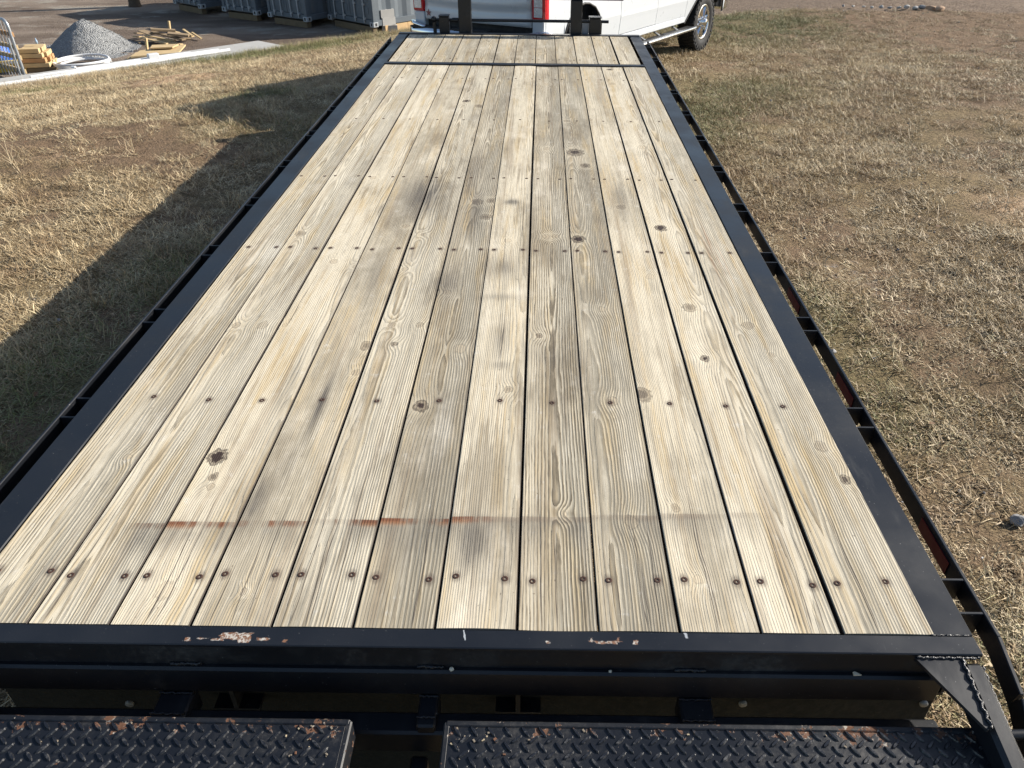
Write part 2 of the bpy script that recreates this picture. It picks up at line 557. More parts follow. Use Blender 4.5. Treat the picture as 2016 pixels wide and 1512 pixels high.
    lv = (pat2 * .45 + pat * .4 + pat3 * .35).step(.50, .70, .12, 1.0) * (1.35 if i == 7 else 1.0)
    col = m.mix((late * lv * lstr).cl(), col, (.150, .122, .082))
    col = m.mix(pale * (fib2.step(.35, .65) * .34), col, (.72, .66, .54))
    col = m.mix(fib.step(.50, .70) * .5, col, (.185, .158, .118))
    col = m.mix(fib.step(.42, .26) * .38, col, (.70, .66, .56))
    # grime and damp mottling that runs over several boards
    gr1 = m.noise(m.comb(u * 3.2, v * 1.1, 5.0), 1.0, 5, .62)
    gr2 = m.noise(m.comb(u * 11.0, v * 2.6, 9.0), 1.0, 4, .62)
    mid_k = ((u - 1.05) * (u - 1.05) * -1.1).ex() * .16
    gr = (gr1 * .75 + gr2 * .45 + (fib2 - .5) * .6 + mid_k).step(.73, .90)
    col = m.mix(gr * .6, col, (.150, .122, .084))
    wh = (m.noise(m.comb(u * 4.0 + 9.0, v * 2.2, 15.0), 1.0, 5, .6) * .8 + gr2 * .35 + (fib2 - .5) * .3).step(.62, .80)
    col = m.mix(wh * .42, col, (.74, .68, .56))
    # knots: pale swirl, ragged heart, dark ring or hole
    kcol = m.mix(fib2, (.30, .215, .13), (.50, .41, .28))
    col = m.mix(halo.step(.35, .9) * .24, col, (.63, .55, .40))
    col = m.mix(core * .30, col, kcol)
    col = m.mix(dark.cl(), col, (.035, .022, .018))
    # rust bleeding from the screws
    for (su, sv) in _screws.get((i, front), []):
        q = m.node('ShaderNodeGroup'); q.node_tree = G_KNOT
        m.nt.links.new(u.k, q.inputs[0]); m.nt.links.new(v.k, q.inputs[1])
        q.inputs[2].default_value = su; q.inputs[3].default_value = sv; q.inputs[4].default_value = .0085
        dd = m.w(q.outputs[1])
        col = m.mix((dd + (fib2 - .5) * 2.2).step(2.3, .9) * .5, col, (.075, .052, .042))
    # checks (drying cracks)
    for _ in range(4):
        cu = (i + rg.uniform(.15, .85)) * PLANK_W
        y0 = rg.choice((0.0, rg.uniform(.5, 5.2))); ln = rg.uniform(.18, .6)
        w = (u - cu + mid * .05 + (fib2 - .5) * .006).ab().step(.0016, .0006)
        ck = w * v.step(y0 - .02, y0 + .04) * v.step(y0 + ln, y0 + ln * .6)
        col = m.mix(ck * .85, col, (.05, .04, .035))
    # small dents and insect marks
    dots = m.noise(m.comb(u * 130.0, v * 70.0, sd), 1.0, 1, .4).step(.765, .80)
    col = m.mix(dots * .6, col, (.09, .065, .05))
    # weather stains and the rust line left by a steel edge
    if not front:
        wob = (fib2 - .5) * 2.2 + mid * 1.2 + (pat3 - .5) * 1.4 + (late - .4) * .5
        tot = None
        for (su, sv, hw, hl, k) in _st:
            k = min(.95, k * 1.25)
            if abs(su - (i + .5) * PLANK_W) > PLANK_W * .5 + hw * 1.6: continue
            du = (u - su) / hw; dv = (v - sv) / hl
            q = ((du * du + dv * dv) * -.8 + wob * .6).ex().mn(1.0) * k
            tot = q if tot is None else tot.mx(q)
        if tot is not None:
            col = m.mix((tot * fib.step(.25, .7, .6, 1.05)).cl(), col, (.062, .055, .05))
        ly = RUST_Y[0] + (RUST_Y[1] - RUST_Y[0]) * (p * 0 + ((i + .5) * PLANK_W - RUST_Y[2]) / (RUST_Y[3] - RUST_Y[2]))
        if 1 <= i <= 10:
            e = v - ly
            seg = m.noise(m.comb(u * 9.0, 3.3, 0.0), 1.0, 2, .5)
            lim = u.step(hit(245, 1031)[0], hit(252, 1031)[0]) * u.step(hit(1545, 1016)[0], hit(1400, 1016)[0])
            rl = (e + (fib2 - .5) * .012).step(-.026, -.007) * e.step(.005, .001)
            rs = u.step(hit(985, 1020)[0], hit(940, 1020)[0], .0, 1.0)
            rust = rl * lim * (seg * .6 + fib2 * .4 + (pat3 - .5) * .5).step(.40, .62) * rs
            soft = (e + (pat - .5) * .08).step(-.14, -.01) * (e + (pat3 - .5) * .035 + (fib2 - .5) * .03).step(.016, -.014) * lim * (seg * .6 + pat3 * .5).step(.36, .66)
            col = m.mix(soft * .58, col, (.12, .108, .09))
            col = m.mix(rl * lim * seg.step(.3, .6, .12, .45), col, (.15, .11, .08))
            col = m.mix(rust * .9, col, (.14, .048, .02))
            col = m.mix(e.step(-.035, -.012) * e.step(-.004, -.012) * lim * seg.step(.5, .6) * rs * .35, col, (.30, .15, .07))
        if i == 11 or i == 10:
            a = hit(1410, 500)
            q = ((((u - a[0]) / .05) * ((u - a[0]) / .05) + ((v - a[1]) / .35) * ((v - a[1]) / .35)) * -1.0).ex() * fib2.step(.55, .7)
            col = m.mix(q * .55, col, (.42, .17, .08))
    m.set('Base Color', col)
    m.set('Roughness', fib.step(.3, .7, .72, .9)); m.set('Specular IOR Level', .28)
    m.bump(late * .9 + fib * .8 - dark.cl() * 1.2 + fib2 * .4, .55, .0018)
    return m.m


M_SCREW = simple('rusty_screw', (.062, .034, .025), .85, .1, .25, .5, 140)
M_SIDEWOOD = simple('grimy_shaded_board_edge', (.045, .036, .028), .9)
M_DARKWOOD = simple('board_end', (.25, .22, .17), .85)

# ================================================================== the ground
def vnoise(x, y, sc, seed=0, octv=4):
    """numpy value noise, 0..1"""
    out = np.zeros_like(x, dtype=float); amp = 1.0; tot = 0
    for o in range(octv):
        xs, ys = x * sc * 2 ** o + 17.3 * o + seed * 3.1, y * sc * 2 ** o - 9.7 * o + seed * 7.7
        xi, yi = np.floor(xs), np.floor(ys)
        fx, fy = xs - xi, ys - yi
        fx, fy = fx * fx * (3 - 2 * fx), fy * fy * (3 - 2 * fy)
        def h(a, b):
            t = np.sin(a * 127.1 + b * 311.7 + seed * 74.7) * 43758.5453
            return t - np.floor(t)
        out += amp * ((h(xi, yi) * (1 - fx) + h(xi + 1, yi) * fx) * (1 - fy) + (h(xi, yi + 1) * (1 - fx) + h(xi + 1, yi + 1) * fx) * fy)
        tot += amp; amp *= .5
    return out / tot


E0, E1 = hit(0, 176, YZ + .08), hit(828, 58, YZ + .08)
ED = (E1 - E0)[:2] / np.linalg.norm((E1 - E0)[:2])
EN = np.array([ED[1], -ED[0]])            # towards the field


def edge_dist(x, y):
    d = (x - E0[0]) * EN[0] + (y - E0[1]) * EN[1]
    return d


def ground_z(x, y):
    x, y = np.asarray(x, float), np.asarray(y, float)
    d = edge_dist(x, y)
    t = np.clip(d / 9.5, 0, 1)
    z = YZ + .08 + (GZ - YZ - .08) * (t * 1.15 - .15 * t * t * t * t) / 1.0 * 1.0
    z = np.where(d < 0, YZ + .08 + np.maximum(d * .35, -.08), np.minimum(z, GZ))
    # the field falls a little towards the truck
    z = z - .07 * np.clip((y - 9) / 5, 0, 1) * np.clip(x / 3, 0, 1) * np.clip(d / 6, 0, 1)
    rough = (vnoise(x, y, .55, 3) - .5) * .10 + (vnoise(x, y, 2.6, 5, 3) - .5) * .035
    return z + rough * np.clip(.25 + d / 4, .25, 1)


def tw(px, py):
    """where a sight line meets the ground"""
    d = ray(px, py); lo, hi = 0.5, 120.0
    for _ in range(60):
        m_ = (lo + hi) / 2
        P = CAM + m_ * d
        if P[2] > ground_z(P[0], P[1]): lo = m_
        else: hi = m_
    return CAM + hi * d


def lines(lo, hi, step, far, grow=1.35):
    a = list(np.arange(lo, hi + 1e-6, step)); s = step
    while a[-1] < far: s *= grow; a.append(a[-1] + s)
    s = step
    while a[0] > -far: s *= grow; a.insert(0, a[0] - s)
    return np.array(a)


gx, gy = lines(-13, 13, .085, 900), lines(-2, 26, .085, 900)
GX, GY = np.meshgrid(gx, gy)
GZZ = ground_z(GX, GY)


def blob(x, y, px, py, rx, ry, k=1.0):
    P = tw(px, py)
    return k * np.exp(-(((x - P[0]) / rx) ** 2 + ((y - P[1]) / ry) ** 2))


def surface_maps(x, y):
    """green, bare-earth, stony and red-clay weights over the ground"""
    d = edge_dist(x, y)
    n1, n2 = vnoise(x, y, .45, 11), vnoise(x, y, 1.3, 23)
    green = np.clip((n1 - .50) * 2.0, 0, 1) * .35
    for q in ((1420, 60, 1.6, 1.8, .8), (1560, 40, 2, 1.6, .7), (1600, 640, .45, .7, .4), (1720, 830, .35, .4, .35), (1400, 190, .9, 1.2, .6),
              (1380, 250, .6, .9, .6), (1540, 170, .9, .7, .35), (640, 90, 1.6, 1.2, .9), (700, 75, 1.5, 1.5, .8), (250, 140, 1.6, .9, .9), (420, 118, 1.3, .9, .8),
              (520, 110, 1.3, 1.0, .8), (80, 180, 1.5, .9, .7), (100, 760, .5, .8, .5), (520, 187, .5, .35, .8), (330, 600, .6, .9, .4), (60, 880, .4, .5, .5),
              (600, 250, .9, .9, .4), (1950, 1340, .4, .4, .4), (330, 520, .4, .4, .4)):
        green += blob(x, y, *q)
    bare = np.clip((n2 - .50) * 2.8, 0, 1) * .58 + np.clip((vnoise(x, y, 3.1, 31) - .55) * 3, 0, 1) * .4
    for q in ((1960, 60, 2.6, 3.0, 1.0), (1900, 30, 2.2, 2.0, .9), (1980, 330, .9, .8, .45), (1900, 520, 1.2, .5, .32), (1750, 440, .8, .5, .25), (1640, 210, .7, .4, .3),
              (1940, 180, 1.0, .8, .4), (150, 300, 1.5, .9, .38), (60, 270, 1.2, .8, .3), (330, 300, .8, .6, .3), (230, 250, .9, .5, .2), (1420, 130, .8, .35, .7),
              (60, 400, .7, .5, .35), (330, 430, .35, .3, .5), (640, 300, .5, .6, .5), (230, 640, .4, .35, .5), (30, 840, .3, .3, .8),
              (1960, 1100, .25, .3, .3), (1900, 640, .6, .3, .2), (1480, 230, .5, .3, .4)):
        bare += blob(x, y, *q)
    bare = bare * (.45 + 1.1 * vnoise(x, y, 2.8, 91, 4))
    stony = .45 * (blob(x, y, 1660, 540, .35, .5, .9) + blob(x, y, 1740, 450, .6, .5, .8) + blob(x, y, 1900, 600, .5, .4, .6) + blob(x, y, 1520, 300, .35, .6, .6)
             + blob(x, y, 1640, 170, .6, .3, .5) + blob(x, y, 1700, 330, .5, .3, .4) + blob(x, y, 1960, 1000, .4, .3, .5))
    clay = blob(x, y, 330, 162, .85, .75, 1.2) + blob(x, y, 300, 150, .5, .4, .5) + blob(x, y, 230, 165, .8, .35, .5) + blob(x, y, 2010, 420, .7, .8, .7) + blob(x, y, 1990, 240, .7, .8, .5) + blob(x, y, 130, 305, 1.5, .7, .45)
    # gravel road across the top right
    r0, r1 = hit(1430, 8, GZ), hit(1860, 17, GZ)
    rd = (r1 - r0)[:2] / np.linalg.norm((r1 - r0)[:2]); rn = np.array([-rd[1], rd[0]])
    road = np.clip(((x - r0[0]) * rn[0] + (y - r0[1]) * rn[1] + (n2 - .5) * 1.0) / .5, 0, 1) * (x > 2.5)
    yard = np.clip(.5 - d / .4, 0, 1)
    green = green + .04
    return np.clip(green, 0, 1), np.clip(bare, 0, 1), np.clip(stony, 0, 1), np.clip(clay, 0, 1), road, yard


def mat_ground():
    m = MAT('winter_field_soil')
    p = m.pos()
    a = {k: m.attr(k) for k in ('green', 'bare', 'stony', 'clay', 'road', 'yard')}
    n0, n1, n2 = m.noise(p, 1.1, 5, .6), m.noise(p, 9, 5, .65), m.noise(p, 60, 4, .65)
    st = m.comb(*[q * f for q, f in zip(m.sep(p), (40.0, 90.0, 40.0))])
    straw = m.noise(st, 1.0, 4, .7, .8)
    soil = m.mix(n1, (.14, .092, .056), (.34, .235, .145))
    soil = m.mix(n2.step(.45, .75), soil, (.065, .045, .031))
    thatch = m.mix(straw.step(.35, .65), (.085, .056, .032), (.38, .285, .155))
    thatch = m.mix(a['green'] * .55, thatch, m.mix(n2, (.06, .065, .025), (.14, .14, .06)))
    col = m.mix((a['bare'] * .8 + n1 * .6).step(.35, .9), thatch, soil)
    col = m.mix((a['clay'] * .95 + (n1 - .5) * .6).step(.3, .8), col, m.mix((n2 * .6 + n1 * .5).step(.4, .7), (.30, .18, .10), (.58, .42, .27)))
    # crumbs of stone
    vn = m.node('ShaderNodeTexVoronoi'); m.nt.links.new(p, vn.inputs['Vector']); vn.inputs['Scale'].default_value = 42
    vr = m.sep(vn.outputs['Color'])[0]
    stone = m.mix(vr, m.mix(n1, (.10, .09, .08), (.16, .15, .14)), (.34, .325, .30))
    sm = (a['stony'] * .9 + (n1 - .5) * 1.6 + (n2 - .5) * .8).step(.35, .75)
    col = m.mix(sm * .8, col, stone)
    col = m.mix(a['road'] * (n1 * .6 + .5).step(.45, .75), col, m.mix(vr, (.12, .083, .058), (.31, .235, .17)))
    # lower yard: damp brown dirt, grey stone dust, wheel tracks
    yp = m.sep(p)
    trk = m.noise(m.comb((yp[0] * .80 + yp[1] * .22) * .30, (yp[1] * .95 - yp[0] * .12) * .75, 0.0), 1.0, 4, .6)
    yd = m.mix(trk.step(.35, .65), (.14, .105, .08), (.27, .215, .168))
    yd = m.mix((n0 * .8 + trk * .35).step(.60, .72), yd, (.32, .285, .235))
    yd = m.mix(n2.step(.6, .75) * .45, yd, (.30, .28, .25))
    yd = m.mix(n1.step(.6, .8) * .3, yd, (.07, .054, .042))
    col = m.mix(a['yard'], col, yd)
    m.set('Base Color', col); m.set('Roughness', .95); m.set('Specular IOR Level', .15)
    vd = m.w(vn.outputs['Distance'])
    m.bump(n1 * 1.1 + n2 * .8 + m.noise(p, 22, 4, .7) * .9 + straw * .35 + (vd * -1.0) * (sm + a['road'] + a['yard'] * .4) * .5, 1.0, .035)
    return m.m


def grid_mesh(name, X, Y, Z):
    ny, nx = X.shape
    me = bpy.data.meshes.new(name)
    vs = np.stack([X, Y, Z], -1).reshape(-1, 3)
    idx = np.arange(nx * ny).reshape(ny, nx)
    fs = np.stack([idx[:-1, :-1], idx[:-1, 1:], idx[1:, 1:], idx[1:, :-1]], -1).reshape(-1, 4)
    me.vertices.add(len(vs)); me.vertices.foreach_set('co', vs.ravel())
    me.loops.add(fs.size); me.loops.foreach_set('vertex_index', fs.ravel())
    me.polygons.add(len(fs)); me.polygons.foreach_set('loop_start', np.arange(0, fs.size, 4))
    me.polygons.foreach_set('use_smooth', np.ones(len(fs), bool))
    me.update(); me.validate()
    return me


def float_attr(me, name, arr):
    at = me.attributes.new(name, 'FLOAT', 'POINT')
    at.data.foreach_set('value', np.asarray(arr, np.float32).ravel())


maps = surface_maps(GX, GY)
GZZ = GZZ + (vnoise(GX, GY, 5, 77, 3) - .5) * .10 * maps[3] + .06 * maps[3] - .03 * maps[4] + (vnoise(GX, GY, 8, 79, 3) - .5) * .07 * np.clip(maps[1], 0, 1)
g_me = grid_mesh('ground', GX, GY, GZZ)
for nm, a in zip(('green', 'bare', 'stony', 'clay', 'road', 'yard'), maps): float_attr(g_me, nm, a)
g_me.materials.append(mat_ground())
tag(link_mesh('ground', g_me), kind='structure')


# ------------------------------------------------------------------ dead winter turf: tufts scattered over the field
def mat_grass():
    m = MAT('winter_grass_blades')
    r = m.attr('blade')                       # per blade
    t = m.attr('along')                       # root to tip
    g = m.attr('green', 'INSTANCER')
    oi = m.node('ShaderNodeObjectInfo'); rnd = m.w(oi.outputs['Random'])
    p = m.pos(); n = m.noise(p, .8, 3)
    straw = m.mix(r, (.31, .22, .115), (.76, .625, .395))
    straw = m.mix(rnd.step(.5, 1.0) * .6, straw, (.23, .155, .088))
    n5 = m.noise(p, 2.4, 4, .6)
    straw = m.mix(n5.step(.50, .66) * .6, straw, (.26, .165, .088))
    n6 = m.noise(p, .55, 4, .6)
    straw = m.mix(n6.step(.50, .62) * .35, straw, (.30, .20, .10))
    straw = m.mix(n5.step(.46, .32) * .5, straw, (.84, .72, .49))
    grn = m.mix(r, (.085, .10, .030), (.22, .225, .085))
    col = m.mix((g * .95 + (r - .5) * .9 + (n - .5) * .5 - .05).step(.3, .9), straw, grn)
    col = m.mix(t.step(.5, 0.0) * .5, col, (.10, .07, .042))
    m.set('Base Color', col); m.set('Roughness', .6); m.set('Specular IOR Level', .3)
    return m.m


M_GRASS = mat_grass()


def tuft_mesh(name, n, rad, lmin, lmax, wid, lean0, lean1, seed):
    rg = random.Random(seed)
    vs, fs, bl, al = [], [], [], []
    for _ in range(n):
        a = rg.uniform(0, 2 * math.pi); rr = rad * math.sqrt(rg.random())
        b = Vector((rr * math.cos(a), rr * math.sin(a), -.004))
        az = rg.uniform(0, 2 * math.pi); ln = rg.uniform(lmin, lmax); w = wid * rg.uniform(.6, 1.2)
        le = math.radians(rg.uniform(lean0, lean1)); curl = math.radians(rg.uniform(-10, 35)); tw_ = rg.uniform(-.8, .8)
        side = Vector((-math.sin(az + tw_), math.cos(az + tw_), rg.uniform(-.3, .3)))
        p = b.copy(); i0 = len(vs); q = rg.random()
        for k in range(3):
            ww = w * (1, .8, .12)[k]
            vs += [p - side * ww / 2, p + side * ww / 2]
            bl += [q, q]; al += [k / 2, k / 2]
            e = le + curl * k / 2
            e = min(e, math.radians(97))
            p = p + Vector((math.sin(e) * math.cos(az), math.sin(e) * math.sin(az), math.cos(e))) * ln / 2
            if p.z < .002: p.z = .002 + rg.random() * .004
        fs += [(i0, i0 + 1, i0 + 3, i0 + 2), (i0 + 2, i0 + 3, i0 + 5, i0 + 4)]
    me = bpy.data.meshes.new(name); me.from_pydata([tuple(v) for v in vs], [], fs)
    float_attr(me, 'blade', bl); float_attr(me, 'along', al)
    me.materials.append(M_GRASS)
    return bpy.data.objects.new(name, me)      # not linked: only instanced by the turf


TUFTS = [tuft_mesh('turf_tuft', 70, .10, .02, .085, .0046, 40, 92, 1), tuft_mesh('turf_tuft', 70, .10, .015, .065, .0050, 50, 95, 2),
         tuft_mesh('turf_tuft', 56, .09, .03, .12, .0040, 30, 85, 3), tuft_mesh('turf_tuft', 80, .105, .012, .05, .0056, 55, 95, 4)]
TALL = [tuft_mesh('tall_tuft', 40, .06, .08, .2, .0042, 5, 50, 5), tuft_mesh('tall_tuft', 34, .06, .07, .17, .004, 15, 65, 6)]


def scatter(name, me, density, tufts, smin, smax, seed, label):
    o = link_mesh(name, me)
    ng = bpy.data.node_groups.new(name, 'GeometryNodeTree')
    ng.interface.new_socket('Geometry', in_out='INPUT', socket_type='NodeSocketGeometry')
    ng.interface.new_socket('Geometry', in_out='OUTPUT', socket_type='NodeSocketGeometry')
    N, L = ng.nodes, ng.links
    gi, go = N.new('NodeGroupInput'), N.new('NodeGroupOutput')
    at = N.new('GeometryNodeInputNamedAttribute'); at.data_type = 'FLOAT'; at.inputs['Name'].default_value = 'dens'
    mul = N.new('ShaderNodeMath'); mul.operation = 'MULTIPLY'; mul.inputs[1].default_value = density
    L.new(at.outputs['Attribute'], mul.inputs[0])
    dp = N.new('GeometryNodeDistributePointsOnFaces'); dp.distribute_method = 'RANDOM'
    dp.inputs['Seed'].default_value = seed
    L.new(gi.outputs[0], dp.inputs['Mesh']); L.new(mul.outputs[0], dp.inputs['Density'])
    jg = N.new('GeometryNodeJoinGeometry')
    for t in tufts:
        q = N.new('GeometryNodeObjectInfo'); q.inputs['Object'].default_value = t; q.inputs['As Instance'].default_value = True
        L.new(q.outputs['Geometry'], jg.inputs[0])
    ip = N.new('GeometryNodeInstanceOnPoints')
    ip.inputs['Pick Instance'].default_value = True
    L.new(dp.outputs['Points'], ip.inputs['Points']); L.new(jg.outputs[0], ip.inputs['Instance'])
    rv = N.new('FunctionNodeRandomValue'); rv.data_type = 'FLOAT_VECTOR'
    rv.inputs[0].default_value = (-.12, -.12, 0); rv.inputs[1].default_value = (.12, .12, 6.283)
    L.new(rv.outputs[0], ip.inputs['Rotation'])
    rs = N.new('FunctionNodeRandomValue'); rs.data_type = 'FLOAT'
    rs.inputs[2].default_value = smin; rs.inputs[3].default_value = smax
    L.new(rs.outputs[1], ip.inputs['Scale'])
    ri = N.new('FunctionNodeRandomValue'); ri.data_type = 'INT'
    ri.inputs[4].default_value = 0; ri.inputs[5].default_value = len(tufts) - 1
    L.new(ri.outputs[2], ip.inputs['Instance Index'])
    L.new(ip.outputs[0], go.inputs[0])
    md = o.modifiers.new('scatter', 'NODES'); md.node_group = ng
    return tag(o, label, 'grass', kind='stuff')


def turf_patch(name, x0, x1, y0, y1, step, fn):
    X, Y = np.meshgrid(np.arange(x0, x1, step), np.arange(y0, y1, step))
    Z = ground_z(X, Y)
    mp = surface_maps(X, Y)
    Z = Z + (vnoise(X, Y, 5, 77, 3) - .5) * .10 * mp[3] + .06 * mp[3]
    me = grid_mesh(name, X, Y, Z)
    clump = vnoise(X, Y, 2.2, 41, 3)
    base = np.clip(1.15 - 1.25 * mp[1] - 1.5 * mp[3] - .75 * mp[2], .20, 1) * np.clip((clump - .22) * 3.2, .14, 1)
    base = base * (1 - np.clip(mp[4] * 1.3, 0, 1)) * (edge_dist(X, Y) > .12)
    float_attr(me, 'dens', fn(X, Y, base, mp))
    float_attr(me, 'green', mp[0])
    return me


def under_truck(X, Y):
    return ((X > -.15) & (X < 2.4) & (Y > .5) & (Y < 7.0))


def f_short(X, Y, b, mp):
    dist = np.hypot(X - CAM[0], Y - CAM[1])
    return np.where(under_truck(X, Y), .15, 1.0) * b * np.clip(1.25 - dist / 22, .35, 1)


def f_tall(X, Y, b, mp):
    d = edge_dist(X, Y)
    k = vnoise(X, Y, 1.7, 55, 3)
    e = np.clip(1.7 - d / 1.2, 0, 1) * 1.6 + np.clip((k - .58) * 4, 0, 1) * .10 * (.2 + mp[0])
    return np.where(under_truck(X, Y), 0, 1) * b * e


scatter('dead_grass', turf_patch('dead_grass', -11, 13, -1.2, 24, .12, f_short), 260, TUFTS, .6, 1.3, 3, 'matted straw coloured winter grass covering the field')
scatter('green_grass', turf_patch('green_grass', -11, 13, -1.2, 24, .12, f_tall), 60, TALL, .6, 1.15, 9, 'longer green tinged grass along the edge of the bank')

# ================================================================== the flatbed trailer
M_RED = simple('red_strip_paint', (.16, .008, .010), .4)
M_RUBBER = simple('tyre_rubber', (.022, .022, .023), .8, 0, .3, .3, 20)
M_OLIVE = simple('dusty_rubber_flap', (.020, .019, .015), .9, 0, .2, .4, 14, bump=.3)
M_PEBBLE = simple('pale_pebble', (.62, .56, .44), .7)

trailer = thing('flatbed_trailer', 'long black flatbed trailer with a weathered pine plank deck and fold-up ramps', 'trailer', (1.12, 3.6, GZ))
TL = Vector((1.12, 3.6, GZ))


def tpart(mb, name, mats, parent=None, fix=True):
    """a part given in deck coordinates, hung under the trailer"""
    o = mb.build(name, mats, parent or trailer, fix=fix)
    if parent is None: o.location = -TL
    return o


# --- deck boards: own mesh each, slightly cupped, with eased edges
Y_STRIP0, Y_STRIP1, Y_FRONT = 5.865, 5.935, 7.276
GAPS = {0: 2, 1: 4, 2: 4, 3: 6, 4: 5, 5: 5, 6: 5, 7: 5, 8: 4, 9: 6, 10: 6, 11: 10, 12: 2}


_boardz = {}


def board_mesh(i, y0, y1, front):
    rg = random.Random(900 + i + 40 * front)
    k = .985 if front else 1.0
    off = 0.012 if front else 0.0
    nb, ns = 26 if not front else 8, 6
    vs, fs, uv, mt = [], [], [], []
    bow = rg.uniform(-.0025, .0025); cup = rg.uniform(-.0022, .0022); lift = rg.uniform(-.0018, .0018)
    _boardz[i, front] = (lift, cup)
    rows = []
    for b in range(nb + 1):
        y = y0 + (y1 - y0) * b / nb
        t = (y - y0) / (y1 - y0)
        gl = GAPS[i] * .0005 + (.0012 * math.sin(y * 1.3 + i)); gr = GAPS[i + 1] * .0005 - (.0012 * math.sin(y * 1.1 + i + 1))
        xl = off + i * PLANK_W * k + max(gl, .0012) + bow * math.sin(math.pi * t)
        xr = off + (i + 1) * PLANK_W * k - max(gr, .0012) + bow * math.sin(math.pi * t)
        if i == 11: xr += .004 + (.020 * max(0, 1 - y / 2.2) if not front else 0)
        ring = []
        prof = [(0, -.036), (0, -.0025), (.0018, 0)] + [(s / ns, None) for s in range(1, ns)] + [(-.0018, 0), (1, -.0025), (1, -.036)]
        for q, (a, z) in enumerate(prof):
            if z is None: x = xl + (xr - xl) * a; zz = cup * (1 - (2 * a - 1) ** 2) + lift
            elif q < 3: x = xl + (a if q == 2 else 0); zz = z + lift
            else: x = xr + (a if a < 0 else 0); zz = z + lift
            ring.append(len(vs)); vs.append((x, y, zz)); uv.append((x, y))
        rows.append(ring)
    n = len(rows[0])
    for b in range(nb):
        for q in range(n - 1):
            fs.append((rows[b][q], rows[b][q + 1], rows[b + 1][q + 1], rows[b + 1][q]))
            mt.append(2 if q in (0, n - 2, n - 3) else 0)  # sunward chamfers painted dark like the grimy sides, so seams look shaded
    fs.append(tuple(rows[0])); mt.append(1)
    fs.append(tuple(rows[-1][::-1])); mt.append(1)
    me = bpy.data.meshes.new('plank')
    me.from_pydata(vs, [], fs)
    ul = me.uv_layers.new(name='deck')
    for lp in me.loops: ul.data[lp.index].uv = uv[lp.vertex_index]
    bm = bmesh.new(); bm.from_mesh(me); bmesh.ops.recalc_face_normals(bm, faces=bm.faces); bm.to_mesh(me); bm.free()
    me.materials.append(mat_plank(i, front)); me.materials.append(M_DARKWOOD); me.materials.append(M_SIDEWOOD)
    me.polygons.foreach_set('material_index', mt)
    return me


def screw_mesh():
    b = MB()
    b.lathe((0, 0, 0), (0, 0, 1), (1, 0, 0), [(-.004, .0083), (.0004, .0083), (.0009, .0070), (.0008, .0036), (-.0012, .0030), (-.0012, 0)], 12, False)
    o = b.build('screw', M_SCREW); me = o.data
    bpy.data.objects.remove(o)
    return me


SCREW = screw_mesh()
ROWS = [(hit(1054, py)[1], dbl) for py, dbl in ((1141, 2), (793, 1), (493.5, 2), (351.5, 2), (237.5, 1), (156, 2))]
FROWS = [(hit(1054, 117.5)[1], 2), (hit(1054, 74.5)[1], 2)]
srg = random.Random(5)
screw_at = {}
for front in (False, True):
    for i in range(12):
        for (y, k) in (FROWS if front else ROWS):
            for sg in ((-1, 1) if k == 2 else (srg.uniform(-.25, .25),)):
                x = (i + .5) * PLANK_W * (.985 if front else 1) + sg * srg.uniform(.058, .068) + (.012 if front else 0) if k == 2 else (i + .5 + sg * .3) * PLANK_W
                screw_at.setdefault((i, front), []).append((x, y + srg.uniform(-.008, .008)))
for kk, q in screw_at.items():
    if not kk[1]: _screws[kk] = q[:5]

for front in (False, True):
    for i in range(12):
        me = board_mesh(i, Y_STRIP0 + .03 if front else 0.0, Y_FRONT if front else Y_STRIP0 + .028, front)
        pl = link_mesh('plank', me, trailer, -TL)
        for (x, y) in screw_at[i, front]:
            lf, cp = _boardz[i, front]; aa = (x - i * PLANK_W) / PLANK_W
            link_mesh('screw', SCREW, pl, (x, y, lf + cp * (1 - (2 * aa - 1) ** 2) + .0004), (srg.uniform(-.06, .06), srg.uniform(-.06, .06), srg.uniform(0, 3)))

# flat steel strip between the two lengths of board
b = MB(); b.box((-.002, Y_STRIP0, .003), (2.246, Y_STRIP1, .011), .002); tpart(b, 'joint_strip', M_DUSTY)

# --- side channels: wide top flange, web, bottom flange
WR, RR, WL, RL = 2.246, 2.348, -.004, -.102
for sx, (xi, xo) in (('l', (WL, RL)), ('r', (WR, RR))):
    b = MB(); w = 1 if xo > xi else -1
    b.box((xi, -.001, -.011), (xo, 7.36, .001), .0035)
    b.box((xo - w * .009, .0, -.215), (xo - w * .0005, 7.355, -.011))
    b.box((xo - w * .085, .0, -.227), (xo - w * .0005, 7.355, -.217))
    tpart(b, 'side_rail', M_STEEL)
